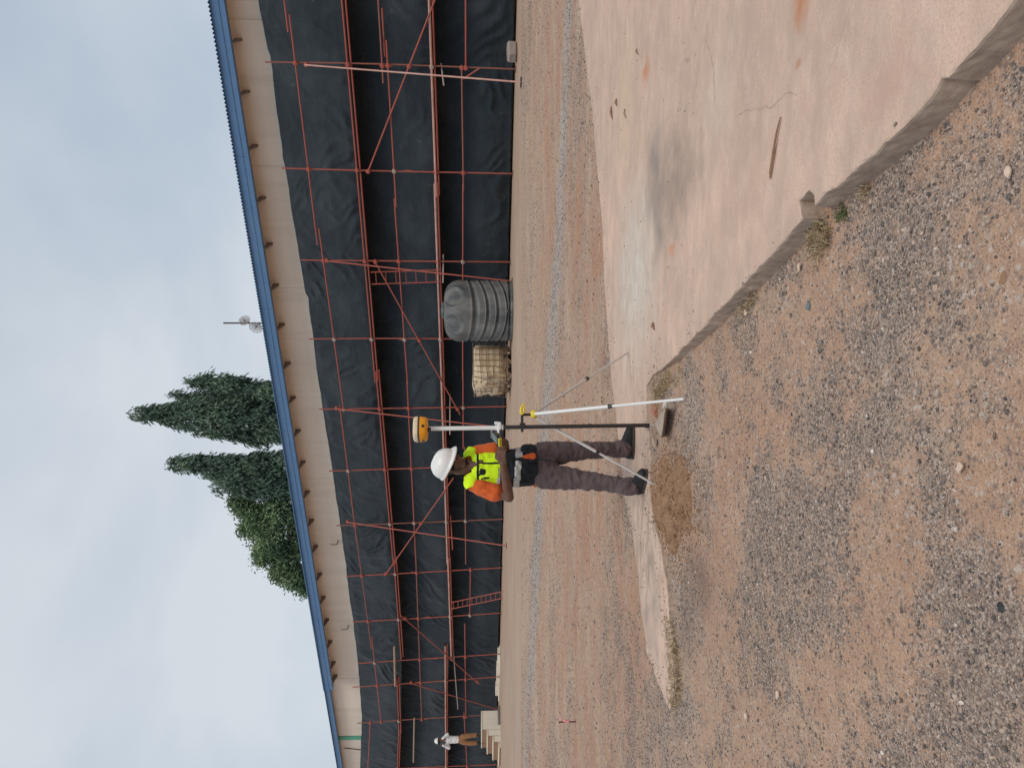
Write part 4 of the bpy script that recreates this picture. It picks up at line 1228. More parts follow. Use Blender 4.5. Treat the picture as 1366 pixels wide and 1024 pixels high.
mHat = M_('white_helmet_plastic', .38, .45); mHat.col(mHat.mix(mHat.ramp(mHat.noise(7, 6, .7), [(.5, 0.), (.8, .5)]), (0.74, 0.73, 0.70), (0.52, 0.48, 0.42))); mHat = mHat.m
mWhiteP = worn('white_pole_paint', (.74, .74, .72), (.55, .53, .5), 8, .35, .4, spec=.5)
mAlu = worn('scuffed_aluminium', (.66, .63, .60), (.46, .43, .40), 10, .42, .5, metal=.15)
mCarb = worn('black_carbon_pole', (.022, .018, .018), (.045, .035, .03), 10, .4, .5, spec=.5)
mYel = worn('yellow_plastic', (.75, .58, .04), (.6, .45, .04), 8, .45, .4)
mRecY = worn('amber_receiver_plastic', (.80, .33, .02), (.66, .26, .02), 6, .4, .4)
mRecW = worn('dusty_cream_receiver_cap', (.66, .54, .36), (.42, .33, .22), 7, .5, .7)
mEye = worn('eye_white', (.6, .57, .52), (.6, .57, .52), 5, .3)

# The surveyor. Local frame: x = right in the upright view, y = away from the camera, z up.
DM = 6.66
man_o = Vector(((404 - 512) / F * DM, DM, 0.0))
man = empty('person', man_o, 'surveyor in white helmet and yellow vest looking down at a handheld controller', 'person')
K = F / DM
def L(x, y, dy=0.0):
    """photo pixel -> man's local point at depth offset dy"""
    p = at(x, y, DM + dy); return p - man_o
fdir = Vector((math.sin(math.radians(28)), -math.cos(math.radians(28)), 0))       # chest direction
rdir = Vector((fdir.y, -fdir.x, 0)) * -1                                           # towards his left hand? set below
lat = Vector((math.cos(math.radians(28)), math.sin(math.radians(28)), 0))          # viewer's right side of the chest
hip = L(716, 621, .02); chest = L(650, 625, .03); neckb = L(626, 622, .0); waist = L(692, 624, .02)
shR = L(630, 606, .10); shL = L(631, 645, -.04)      # viewer-right, viewer-left shoulder joints
elL = L(679, 663, -.12); wrL = L(671, 618, -.34); hdL = L(668, 606, -.40)
elR = L(673, 598, .04); wrR = L(674, 591, -.24); hdR = L(669, 588, -.32)
hc = L(601, 619, -.04)                                # head centre
hf = Vector((.80, -.46, -.38)).normalized()           # gaze, down to the controller
hr = hf.cross(Vector((0, 0, 1))).normalized()
hu = hr.cross(hf).normalized()
HM = Matrix((hr, hf, hu)).transposed()                # head frame: x right ear, y forward, z up
def H(x, y, z): return hc + HM @ Vector((x, y, z))
def finger(bm, base, d1, d2, d3, l, r):
    a = Vector(base); b_ = a + Vector(d1).normalized() * l * .45; c_ = b_ + Vector(d2).normalized() * l * .33; d = c_ + Vector(d3).normalized() * l * .25
    capsule(bm, a, b_, r, r * .95, n=8); capsule(bm, b_, c_, r * .95, r * .85, n=8); capsule(bm, c_, d, r * .85, r * .7, n=8)
def hand(bm, wr, pal, up, side, thumb_s):
    """wr wrist point, pal palm direction, up back-of-hand normal, side towards the little finger"""
    pal = Vector(pal).normalized(); up = Vector(up).normalized(); side = Vector(side).normalized()
    cpt = Vector(wr) + pal * .055
    for s_ in (-.028, -.01, .01, .028):
        capsule(bm, Vector(wr) + side * s_ * .7, Vector(wr) + pal * .085 + side * s_, .016, .013, (up, .9), n=8)
    for s_, l in ((-.032, .072), (-.011, .08), (.011, .074), (.032, .058)):
        bs = Vector(wr) + pal * .09 + side * s_
        finger(bm, bs, pal - up * .25, pal * .5 - up * .9, -up - pal * .35, l, .0092)
    tb_ = Vector(wr) + pal * .03 - side * .032
    finger(bm, tb_, pal * .7 - side * .7 - up * .2, pal - side * .1 - up * .35, pal - up * .4, .07, .0115)
def body(bm):
    capsule(bm, neckb + Vector((0, 0, -.06)), H(0, -.02, -.07), .062, .056)
    capsule(bm, neckb + Vector((0, 0, -.10)) + fdir * .05, neckb + Vector((0, 0, -.03)) + fdir * .03, .05, .05)
    ellip(bm, H(0, -.012, .035), (.076, .095, .085), HM); ellip(bm, H(0, .03, -.05), (.057, .062, .065), HM)
    capsule(bm, H(-.03, .055, -.10), H(.03, .055, -.10), .022, .022)
    capsule(bm, H(-.045, -.01, -.075), H(-.012, .06, -.105), .022, .02); capsule(bm, H(.045, -.01, -.075), H(.012, .06, -.105), .022, .02)
    capsule(bm, H(0, .085, -.002), H(0, .102, -.032), .009, .014, n=8); ellip(bm, H(-.012, .096, -.034), (.009, .009, .008)); ellip(bm, H(.012, .096, -.034), (.009, .009, .008))
    capsule(bm, H(-.04, .078, .018), H(.04, .078, .018), .012, .012, n=8)
    capsule(bm, H(-.02, .088, -.062), H(.02, .088, -.062), .0085, .0085, n=8); capsule(bm, H(-.017, .086, -.076), H(.017, .086, -.076), .009, .009, n=8)
    ellip(bm, H(-.042, .062, -.022), (.022, .022, .02)); ellip(bm, H(.042, .062, -.022), (.022, .022, .02))
    for s_ in (-1, 1):
        ellip(bm, H(s_ * .078, -.015, -.015), (.010, .020, .032), HM)
    # trunk, hidden under the clothes
    capsule(bm, hip, waist, .115, .11, (fdir, .75)); capsule(bm, waist, chest, .11, .125, (fdir, .75)); capsule(bm, chest, neckb + Vector((0, 0, -.09)), .12, .08, (fdir, .75))
    capsule(bm, shL, shR, .052, .052)
    capsule(bm, shL, elL, .050, .043); capsule(bm, elL, elL.lerp(wrL, .3), .043, .044); capsule(bm, elL.lerp(wrL, .3), wrL, .044, .028)
    capsule(bm, shR, elR, .050, .042); capsule(bm, elR, elR.lerp(wrR, .3), .042, .043); capsule(bm, elR.lerp(wrR, .3), wrR, .043, .028)
    hand(bm, wrL, hdL - wrL + Vector((.02, 0, 0)), (-.2, -.75, .55), (0, -.35, -1), 1)
    hand(bm, wrR, hdR - wrR, (.45, -.55, .6), (.5, .0, -.9), -1)
    # legs inside the trousers down to the ankles
    for (k1, k2, k3) in LEGS: capsule(bm, k1, k2, .075, .05); capsule(bm, k2, k3, .05, .035)
LEGS = [(L(722, 606, .06), L(775, 601, .06), L(832, 598, .16)), (L(722, 634, -.02), L(782, 641, -.13), L(842, 648, -.26))]
bdy = organic('body', body, mSkin, man, .0058, 3)
for s_ in (-1, 1):
    b = MB(); M2 = Matrix.Identity(3)
    b.lathe([(.003, -.011), (.008, -.008), (.011, 0), (.008, .008), (.003, .011)], (0, 0, 0), 10)
    b.v = [tuple(H(s_ * .031, .080, -.004) + Vector(v) + man_o) for v in b.v]; b.build('eye', mEye, man)
organic('hair', lambda bm: ellip(bm, H(0, -.022, .022), (.082, .092, .082), HM), mHair, man, .008, 1, cut=[(H(0, 0, -.035), -hu), (H(0, .055, 0), hf)])
organic('beard', lambda bm: (None, capsule(bm, H(-.012, .068, -.114), H(.012, .068, -.114), .018, .018)), mHair, man, .006, 2)
def wrk(seed, s1, amt, dirv=(1, 1, 1)):
    dv_ = Vector(dirv)
    def f(co):
        q = Vector((co.x * dv_.x, co.y * dv_.y, co.z * dv_.z)) * s1 + Vector((seed, seed, seed))
        return (1 - abs(mnoise.noise(q)) * 2) ** 1 * amt + mnoise.noise(q * 2.3) * amt * .5
    return f
# trousers
def trousers(bm):
    (h1, k1, a1), (h2, k2, a2) = LEGS
    capsule(bm, hip + Vector((0, 0, .05)), hip + Vector((0, 0, -.03)), .155, .155, (fdir, .76))
    for (h, k, a_) in LEGS:
        h_ = h + Vector((0, 0, -.02))
        capsule(bm, h_, h_.lerp(k, .5), .108, .093); capsule(bm, h_.lerp(k, .5), k, .093, .072); capsule(bm, k, a_.lerp(k, .3), .072, .063); capsule(bm, a_.lerp(k, .3), a_ + Vector((0, 0, .03)), .063, .056)
        capsule(bm, a_ + Vector((0, 0, .055)), a_ + Vector((0, 0, .0)), .070, .068)
trs = organic('trousers', trousers, mTrou, man, .0085, 3, wr=lambda co: wrk(2, 9, .011, (1, 1, 1.5))(co) + wrk(5, 20, .005, (1, 1, 1.8))(co) + (.002 * math.sin(co.z * 95 + 3 * mnoise.noise(co * 8)) if co.z < .30 or .48 < co.z < .60 else 0))
# boots
for bi, (ank, toe, sole_z) in enumerate([(LEGS[0][2], Vector((.97, -.10, 0)), None), (LEGS[1][2], Vector((.72, -.70, 0)), None)]):
    toe.normalize(); a0 = Vector((ank.x, ank.y, 0)) + Vector((0, 0, 0))
    def boot(bm):
        capsule(bm, a0 - toe * .03 + Vector((0, 0, .17)), a0 - toe * .03 + Vector((0, 0, .06)), .056, .050)
        capsule(bm, a0 - toe * .055 + Vector((0, 0, .045)), a0 + toe * .12 + Vector((0, 0, .045)), .043, .048)
        capsule(bm, a0 + toe * .02 + Vector((0, 0, .085)), a0 + toe * .13 + Vector((0, 0, .052)), .046, .042)
        capsule(bm, a0 + toe * .12 + Vector((0, 0, .042)), a0 + toe * .17 + Vector((0, 0, .040)), .047, .040)
    bo = organic('boot', boot, mBoot, man, .007, 3, cut=[(Vector((0, 0, .012)), Vector((0, 0, -1)))], wr=wrk(bi + 3, 25, .002))
    sd2 = Vector((-toe.y, toe.x, 0)); o_ = MB(); pts = []
    for an in np.linspace(0, 2 * PI, 24, endpoint=False):
        cx_, sy_ = math.cos(an), math.sin(an)
        lx = .055 + .155 * cx_; wy = .050 * sy_ * (1 + .12 * cx_)
        pts.append(a0 + toe * lx + sd2 * wy + man_o)
    o_.add([p + Vector((0, 0, .003)) for p in pts] + [p + Vector((0, 0, .024)) for p in pts], [(k, (k + 1) % 24, 24 + (k + 1) % 24, 24 + k) for k in range(24)] + [tuple(range(23, -1, -1)), tuple(range(24, 48))])
    o_.build('boot_sole', mSole, man)
    organic('trouser_cuff', lambda bm: (capsule(bm, a0 - toe * .01 + Vector((0, 0, .15)), a0 - toe * .01 + Vector((0, 0, .12)), .072, .074)), mTrou, man, .008, 2, wr=wrk(bi, 18, .006))
# polo shirt: trunk and short sleeves, collar
def shirt(bm):
    capsule(bm, hip + Vector((0, 0, .02)), waist, .148, .140, (fdir, .76)); capsule(bm, waist, chest, .142, .150, (fdir, .74)); capsule(bm, chest, neckb + Vector((0, 0, -.13)), .148, .090, (fdir, .74))
    capsule(bm, shL, shR, .050, .050)
    capsule(bm, shL, shL.lerp(elL, .2), .056, .068); capsule(bm, shL.lerp(elL, .2), shL.lerp(elL, .62), .068, .072); capsule(bm, shR, shR.lerp(elR, .2), .054, .062); capsule(bm, shR.lerp(elR, .2), shR.lerp(elR, .62), .062, .064)
shr = organic('polo_shirt', shirt, mOrange, man, .0085, 3, wr=lambda co: wrk(7, 12, .010, (1.6, 1.6, .7))(co) + wrk(3, 26, .004, (1.4, 1.4, .6))(co))
organic('collar', lambda bm: (capsule(bm, neckb + Vector((0, 0, -.075)) + fdir * .01, neckb + Vector((0, 0, -.035)), .082, .070)), mBlack, man, .007, 2)
# high visibility vest, yellow above, black below
dl = (shL - shR).normalized()
def vest(bm):
    capsule(bm, waist + Vector((0, 0, -.02)), waist + Vector((0, 0, .02)), .162, .162, (fdir, .76)); capsule(bm, waist, chest, .162, .168, (fdir, .745)); capsule(bm, chest, neckb + Vector((0, 0, -.10)), .166, .115, (fdir, .75))
    capsule(bm, shL - dl * .01, shR + dl * .01, .076, .076)
zmid = L(667, 620).z; ztop = neckb.z - .0
vcuts = [(shL + dl * .045, dl), (shR - dl * .045, -dl)]
vst = organic('vest_yellow_panel', vest, mHiVis, man, .0085, 3, wr=lambda co: wrk(4, 10, .010, (1.3, 1.3, .8))(co), cut=vcuts + [(Vector((0, 0, zmid)), Vector((0, 0, -1)))])
# open V neck: remove a wedge at the front
bm = bmesh.new(); bm.from_mesh(vst.data)
vx = L(638, 618, -.1)
rem = []
for f in bm.faces:
    q = f.calc_center_median(); u_ = (q - vx).dot(lat); fz = q.z - vx.z; ff = (q - chest).dot(fdir)
    if (fz > 0 and ff > -.02 and abs(u_ + .0) < fz * .7) or (q - neckb).length < .09: rem.append(f)
bmesh.ops.delete(bm, geom=rem, context='FACES'); bm.to_mesh(vst.data); bm.free()
def lowvest(bm):
    capsule(bm, hip + Vector((0, 0, .045)), waist + Vector((0, 0, .05)), .170, .166, (fdir, .80))
    capsule(bm, waist + Vector((0, 0, .05)), waist + Vector((0, 0, .12)), .165, .165, (fdir, .76))
lv = organic('vest_black_panel', lowvest, mBlack, man, .0085, 3, wr=lambda co: wrk(14, 12, .009, (1, 1, 1.3))(co), cut=[(Vector((0, 0, zmid - .003)), Vector((0, 0, 1))), (Vector((0, 0, L(716, 620).z)), Vector((0, 0, -1)))])
ztape = L(690, 620).z
shell(lv, lambda q, n: abs(q.z - ztape + .08 * (q.x + .03)) < .026 and abs((q - waist).dot(lat) - .03) > .022, .005, 'reflective_tape', mRefl, man)
zb_ = L(637.5, 620).z
shell(vst, lambda q, n: abs(q.z - zb_) < .011, .004, 'vest_chest_band', mBlack, man)
vcx = L(640, 617, -.1)
shell(vst, lambda q, n: abs((q - vcx).dot(lat)) < .007 and q.z < vx.z + .01 and n.dot(fdir) > .3, .0035, 'zip', mBlack, man)
shell(vst, lambda q, n: abs((q - L(650, 631, -.1)).dot(lat)) < .042 and zmid + .018 < q.z < zb_ - .018 and n.dot(fdir) > .3, .0075, 'chest_pocket', mHiVis, man)
shell(vst, lambda q, n: abs((q - L(650, 606, -.1)).dot(lat)) < .030 and zmid + .028 < q.z < zb_ - .008 and n.dot(fdir) > .2, .0075, 'chest_pocket', mHiVis, man)
shell(vst, lambda q, n: abs((q - L(645, 629.5, -.1)).dot(lat)) < .020 and zb_ - .062 < q.z < zb_ - .015 and n.dot(fdir) > .3, .012, 'black_tab', mBlack, man)
shell(vst, lambda q, n: abs((q - L(645, 637.5, -.1)).dot(lat)) < .005 and zb_ - .09 < q.z < zb_ - .03 and n.dot(fdir) > .3, .011, 'pen', mBlack, man)
shell(vst, lambda q, n: q.z < zmid + .03 and (q - vcx).dot(lat) < -.05 and n.dot(fdir) > .2, .004, 'reflective_hem', mRefl, man)
# waist pouch and orange cloth at the hip
def pouch(bm):
    c0 = L(705, 605, -.15)
    capsule(bm, c0 + lat * -.02 + Vector((0, 0, .035)), c0 + lat * -.02 - Vector((0, 0, .03)), .045, .05, (fdir, .6)); capsule(bm, c0 + lat * .045 + Vector((0, 0, .03)), c0 + lat * .045 - Vector((0, 0, .03)), .04, .045, (fdir, .6))
organic('waist_pouch', pouch, mBlack, man, .007, 2, wr=wrk(3, 20, .004))
organic('orange_cloth_corner', lambda bm: capsule(bm, L(699, 609, -.205), L(711, 608, -.20), .016, .028, (fdir, .35)), mOrange, man, .006, 2, wr=wrk(9, 25, .004))
organic('orange_shirt_tail', lambda bm: capsule(bm, L(714, 647, -.0), L(716, 644, -.05), .02, .02), mOrange, man, .006, 2, wr=wrk(9, 25, .004))
MB().path([L(708, 611, -.2) + man_o, L(718, 612, -.19) + man_o, L(742, 616, -.16) + man_o], .006, n=5).build('strap', mBlack, man)
MB().tube(L(688, 607, -.185) + man_o, L(697, 606, -.185) + man_o, .03, n=4).build('buckle', mRefl, man)
# helmet
prof = []
for k in range(15):
    a_ = PI / 2 * k / 14
    prof.append((.121 * math.cos(a_) ** .82 + .0008, .030 + .118 * math.sin(a_) ** .95))
def hfn(p, an, i):
    q = p.copy(); q.y *= 1.17
    q.x *= 1 + 0.0
    rid = math.exp(-(q.x / .020) ** 2) * .007 * (q.z > .05) + (math.exp(-((abs(q.x) - .05) / .008) ** 2) * .004 if q.z > .06 else 0)
    q.z += rid
    return q
hb = MB()
brim = [(.104, .022), (.118, .022), (.148, .010), (.1505, .014), (.146, .022), (.130, .032)]
def bfn(p, an, i):
    q = p.copy(); f_ = math.sin(an)
    rr = math.hypot(p.x, p.y)
    ext = max(0, rr - .122)
    k = 1 + ext * (1.6 * max(0, f_) ** 1.5 - 5.2 * (1 - max(0, f_)) * .85)
    q.x *= k; q.y *= k * 1.16
    if f_ > 0: q.z -= ext * .35 * f_
    return q
ho = Vector((0, -.012, .005))
hb.lathe(prof, man_o + H(*ho), 48, HM, hfn)
hb.build('helmet', mHat, man)
b = MB(); b.lathe(brim, man_o + H(*ho), 48, HM, bfn); b.build('helmet_brim', mHat, man)
b = MB(); b.path([man_o + H(s_ * .085, .02 * 0, .012) if False else man_o + q for q in (H(-.075, .0, .03), H(-.068, .02, -.07), H(-.02, .04, -.125), H(.02, .04, -.125), H(.068, .02, -.07), H(.075, .0, .03))], .004, n=5); b.build('chin_strap', mBlack, man)
MB().path([man_o + H(.06, -.09, .01), man_o + H(0, -.118, -.005), man_o + H(-.06, -.09, .01)], .010, n=6).build('helmet_harness', mBlack, man)

# handheld controller (held: a thing of its own)
cp = man_o + L(662, 584, -.44)
ct = empty('field_controller', cp, 'grey and yellow handheld survey controller in the surveyor hands', 'controller')
cz = Vector((-.25, -.35, .9)).normalized(); cx_ = Vector((.85, -.5, 0)).normalized(); cx_ = (cx_ - cz * cx_.dot(cz)).normalized(); cy_ = cz.cross(cx_)
CM = Matrix((cx_, cy_, cz)).transposed()
MB().box(cp, (.075, .15, .026), CM, .008).build('controller_body', mCarb, ct)
MB().box(cp + CM @ Vector((0, 0, .0135)), (.062, .085, .004), CM).build('screen', worn('grey_screen', (.20, .25, .24), None, 5, .15, .2, spec=.5), ct)
MB().box(cp + CM @ Vector((0, -.066, 0)), (.078, .018, .030), CM, .006).build('bumper', mYel, ct)
MB().box(cp + CM @ Vector((0, .066, 0)), (.078, .018, .030), CM, .006).build('bumper', mGalv, ct)

# ------------------------------------------------------------------ receiver pole
pb = G(874, 567, .02)
PD = pb.y
def RP(x, y=None, dd=0): return at(x, y if y is not None else 568, PD + dd)
pz = lambda x: RP(x).z
rp_ = empty('receiver_pole', pb, 'black and white survey pole topped by an amber and cream receiver', 'survey pole')
top = RP(570.5, 571.5); low = RP(663, 570.3); mid_ = RP(669, 569.8)
MB().tube(low, top, .0165, n=16).build('white_pole_section', mWhiteP, rp_)
MB().tube(pb + Vector((0, 0, .05)), mid_, .0155, n=16).build('black_pole_section', mCarb, rp_)
MB().tube(pb + Vector((0, 0, .055)), pb - Vector((0, 0, .0)), .013, .003, n=10).build('pole_point', mAlu, rp_)
for q in (790, 866):
    pp = RP(q, 567.8); MB().tube(pp, pp + Vector((0, 0, .03)), .0175, n=14).build('pole_collar', mCarb, rp_)
pc = RP(666, 570)
MB().tube(pc - Vector((0, 0, .03)), pc + Vector((0, 0, .03)), .023, n=14).build('clamp_collar', mWhiteP, rp_)
MB().box(pc + Vector((0, -.01, .0)), (.085, .045, .03), None, .006).box(pc + Vector((.035, -.01, .02)), (.022, .04, .035), None, .004).build('clamp', mWhiteP, rp_)
MB().path([pc, (pc + cp) / 2 + Vector((0, -.02, .01)), cp + CM @ Vector((0, 0, -.016))], .010, n=8).build('cradle_arm', mCarb, rp_)
MB().tube(pc + Vector((-.02, -.03, -.01)), pc + Vector((-.07, -.07, -.01)), .012, n=8).build('cradle_knob', mCarb, rp_)
# receiver: rounded octagonal housing, widest at the seam
rc = RP(561, 572.5); sc_ = 1 / (F / PD)
def rr_(p, an, i):
    k = 1 / max(abs(math.cos(an)) ** 5 + abs(math.sin(an)) ** 5, 1e-6) ** .2
    k = 1 + (k - 1) * .55
    return Vector((p.x * k, p.y * k, p.z))
Hh = 19.0 * sc_; Rr = 16.0 * sc_
MB().lathe([(Rr * .70, -.5 * Hh), (Rr * .86, -.46 * Hh), (Rr * .94, -.3 * Hh), (Rr * .985, .0), (Rr * .985, .06 * Hh)], rc, 40, Matrix.Rotation(.5, 3, 'Z'), rr_).build('receiver_base', mRecY, rp_)
MB().lathe([(Rr * 1.0, .05 * Hh), (Rr * 1.01, .09 * Hh), (Rr * 1.01, .13 * Hh), (Rr * 1.0, .16 * Hh)], rc, 40, Matrix.Rotation(.5, 3, 'Z'), rr_).build('receiver_seam', mCarb, rp_)
MB().lathe([(Rr * .99, .16 * Hh), (Rr * .985, .30 * Hh), (Rr * .93, .42 * Hh), (Rr * .80, .485 * Hh), (Rr * .45, .5 * Hh), (.002, .503 * Hh)], rc, 40, Matrix.Rotation(.5, 3, 'Z'), rr_).build('receiver_cap', mRecW, rp_)
for k in range(4):
    an = -PI / 2 + .35 + k * PI / 2 + .0
    d = Vector((math.cos(an), math.sin(an), 0))
    q = rc + d * Rr * .93 + Vector((0, 0, -.2 * Hh))
    MB().lathe([(.013, 0), (.012, .006), (.004, .008)], q, 12, Vector((0, 0, 1)).rotation_difference(d).to_matrix()).build('port_cover', mCarb, rp_)
def textobj(s, size, loc, M, m, parent, name):
    cu = bpy.data.curves.new(name, 'FONT'); cu.body = s; cu.size = size; cu.extrude = .0006; cu.align_x = 'CENTER'; cu.align_y = 'CENTER'
    o = bpy.data.objects.new(name, cu); C.objects.link(o)
    dg = bpy.context.evaluated_depsgraph_get(); me = bpy.data.meshes.new_from_object(o.evaluated_get(dg)); bpy.data.objects.remove(o)
    me.transform(Matrix.Translation(loc - parent.location) @ M.to_4x4()); me.materials.clear()
    return link(name, me, m, parent)
MB().tube(rc - Vector((0, 0, .5 * Hh + .025)), rc - Vector((0, 0, .5 * Hh - .004)), .021, n=14).build('pole_adapter', mCarb, rp_)

# ------------------------------------------------------------------ tripod
hd = at(711, 552.5, PD + .03)
tp = empty('tripod', Vector((hd.x, hd.y, 0)), 'slim silver and white tripod with a yellow head clamped to the black pole', 'tripod')
feet = [G(917.5, 531.5, -.075), G(838, 470, .0), G(873.8, 646, .0)]
mats = [mWhiteP, mAlu, mAlu]
for f_, m in zip(feet, mats):
    side_ = (Vector((f_.x, f_.y, 0)) - Vector((hd.x, hd.y, 0))).normalized()
    s0 = hd + side_ * .02 + Vector((0, 0, -.01))
    md_ = s0.lerp(f_, .5)
    leg = MB().tube(s0, s0.lerp(f_, .52), .0135 if m is mWhiteP else .0120, n=12).build('upper_leg', m, tp)
    l2 = MB().tube(s0.lerp(f_, .50), f_ + (s0 - f_).normalized() * .03, .0105 if m is mWhiteP else .0092, n=12).build('lower_leg', m, tp)
    MB().tube(s0.lerp(f_, .505), s0.lerp(f_, .53), .0165, n=12).build('leg_clamp', mCarb, tp)
    MB().tube(f_ + (s0 - f_).normalized() * .035, f_ - Vector((0, 0, .01)), .009, .003, n=8).build('foot_spike', mAlu, tp)
MB().lathe([(.012, -.028), (.028, -.024), (.034, -.01), (.030, .008), (.02, .018), (.012, .02)], hd, 20).build('tripod_head', mYel, tp)
q0 = at(697, 553, PD); q1 = at(696, 576, PD - .02); q2 = at(698.5, 538, PD)
MB().tube(hd, q0, .010, n=8).build('clamp_stem', mCarb, tp)
MB().box((q0 + q1) / 2, ((q1 - q0).length, .022, .020), None, .004).build('clamp_bar', mCarb, tp)
MB().path([q0 + Vector((-.004, 0, 0)), q0.lerp(q2, .3) + Vector((0, 0, .016)), q0.lerp(q2, .7) + Vector((0, 0, .012)), q2], [.008, .011, .009, .004], n=8).build('clamp_lever', mYel, tp)
MB().path([q0, q0.lerp(q2, .5) - Vector((0, 0, .01)), q2 - Vector((0, 0, .004))], [.008, .009, .004], n=8).build('clamp_lever', mYel, tp)
cc = at(697, 567.9, PD)
MB().tube(cc - Vector((0, 0, .022)), cc + Vector((0, 0, .022)), .024, n=12).build('clamp_jaw', mCarb, tp)

# ------------------------------------------------------------------ stones at the pole foot
def rock(name, c0, size, seed, m, label, cat, squash=(1, 1, 1), rz=0, sub=3):
    bm = bmesh.new(); bmesh.ops.create_icosphere(bm, subdivisions=sub, radius=1)
    R3 = Matrix.Rotation(rz, 3, 'Z')
    r_ = random.Random(seed)
    cuts = [Vector((r_.uniform(-1, 1), r_.uniform(-1, 1), r_.uniform(-.4, 1))).normalized() for _ in range(9)]
    for v in bm.verts:
        for c_ in cuts:
            d = v.co.dot(c_) - .72
            if d > 0: v.co -= c_ * d * .95
        v.co += mnoise.noise_vector(v.co * 2 + Vector((seed, 0, 0))) * .08
        v.co = R3 @ Vector((v.co.x * size[0] * squash[0], v.co.y * size[1], v.co.z * size[2]))
    me = bpy.data.meshes.new(name); bm.to_mesh(me); bm.free()
    o = link(name, me, m); o.location = c0
    return tag(o, label, cat)
mRock = worn('pale_mortar_stone', (0.46, 0.37, 0.29), (0.30, 0.22, 0.17), 14, .9, .8, .006)
mRockR = worn('red_broken_brick', (0.42, 0.16, 0.10), (0.34, 0.22, 0.17), 14, .9, .8, .006)
rk = G(884, 563, -.02)
pts = [G(872.6, 564, .025), G(888, 543, .05), G(882, 584, .05), G(893, 545, -.07), G(891, 582, -.07), G(874, 567, -.07), G(886, 553, .055)]
bm = bmesh.new()
for p in pts: bm.verts.new(p - pts[0])
bmesh.ops.convex_hull(bm, input=bm.verts[:])
bmesh.ops.bevel(bm, geom=bm.edges[:], offset=.005, segments=1, affect='EDGES')
bmesh.ops.subdivide_edges(bm, edges=bm.edges[:], cuts=2, use_grid_fill=True)
for v in bm.verts: v.co += mnoise.noise_vector(v.co * 25) * .005
me = bpy.data.meshes.new('rubble_chunk'); bm.to_mesh(me); bm.free()
o = link('rubble_chunk', me, mRock); o.location = pts[0]
tag(o, 'angular pale mortar chunk at the tip of the survey pole', 'stone')
# heap of dumped sand lapping onto the slab
hx_ = np.linspace(-1, 1, 130); hy_ = np.linspace(-1, 1, 110)
HX, HY = np.meshgrid(hx_, hy_, indexing='ij')
a0_ = G(897, 735, -.03); a1_ = G(889, 598, -.03); c0_ = G(897, 668, -.03); w0_ = G(871, 668, -.03); w1_ = G(926, 668, -.03)
ux = (a1_ - a0_) * .5; uy = (w0_ - w1_) * .5
WXX = c0_.x + ux.x * HX + uy.x * HY; WYY = c0_.y + ux.y * HX + uy.y * HY
rr0 = np.sqrt(HX ** 2 + HY ** 2)
rr0 = rr0 + (fbm(WXX * 5, WYY * 5, 91, 2) - .5) * .7 + (fbm(WXX * 22, WYY * 22, 95, 4) - .5) * .55 + .10 + .25 * HY * HX
hgt = np.clip(1 - rr0 / .86, -.2, 1)
hz_ = np.maximum(gz(WXX, WYY), np.where(in_poly(WXX, WYY, slab_poly), .0, -9)) - .004 + .095 * np.sign(hgt) * np.abs(hgt) ** .8 * (.7 + .6 * fbm(WXX * 9, WYY * 9, 92, 3)) + np.where(hgt > 0, .016 * (fbm(WXX * 32, WYY * 32, 93, 3) - .3), -.03)
me = npmesh('sand_heap', np.stack([WXX, WYY, hz_], -1).reshape(-1, 3), grid_faces(130, 110), True)
mm = M_('damp_brown_sand', .95, .1)
c = mm.mix(mm.ramp(mm.noise(14, 7, .75), [(.38, 0.), (.64, 1.)]), (0.33, 0.195, 0.115), (0.19, 0.105, 0.06))
c = mm.mix(mm.ramp(mm.noise(110, 3, .7), [(.5, 0.), (.72, .6)]), c, (0.44, 0.31, 0.21))
mm.col(c); mm.bump(mm.noise(60, 5, .75), .6, .008)
mSand = mm.m
r9 = np.random.default_rng(44)
k9 = 5200
ax9 = r9.normal(0, .52, k9); ay9 = r9.normal(0, .50, k9)
X9 = c0_.x + ux.x * ax9 + uy.x * ay9; Y9 = c0_.y + ux.y * ax9 + uy.y * ay9
ok9 = r9.random(k9) < np.where(in_poly(X9, Y9, slab_poly), .35, 1.0)
X9, Y9, ax9, ay9 = X9[ok9], Y9[ok9], ax9[ok9], ay9[ok9]
q9 = np.sqrt(ax9 ** 2 + ay9 ** 2) + (fbm(X9 * 5, Y9 * 5, 91, 2) - .5) * .7 + (fbm(X9 * 22, Y9 * 22, 95, 4) - .5) * .55 + .10 + .25 * ax9 * ay9
h9 = np.clip(1 - q9 / .86, 0, 1)
Z9 = np.maximum(gz(X9, Y9), np.where(in_poly(X9, Y9, slab_poly), .0, -9)) + .085 * h9 ** .8 * .95
cl = stones('sand_clods', X9, Y9, Z9, .003 + .010 * r9.random(len(X9)) ** 3.5, OCT, mSand, 45, sink=.3)
tag(cl, 'small brown clods spilled around the sand heap', None, None, 'stuff')
o = link('sand_heap', me, mm.m); tag(o, 'low heap of brown sand spilled on the slab edge below the rear boot', 'sand heap')
rock('rubble_chunk', G(876, 548, -.02) + Vector((0, 0, .01)), (.055, .045, .035), 8, mRockR, 'broken reddish brick piece between the white tripod leg and pole foot', 'stone')
rock('rubble_chunk', G(889, 541, -.03) + Vector((0, 0, .01)), (.03, .03, .025), 12, worn('white_stone', (.62, .57, .5), None, 10, .9), 'small whitish stone beside the white tripod leg', 'stone')
rock('rubble_chunk', G(874, 590, -.0) + Vector((0, 0, .005)), (.035, .028, .02), 13, mRock, 'small pale stone left of the pole foot before the boots', 'stone')
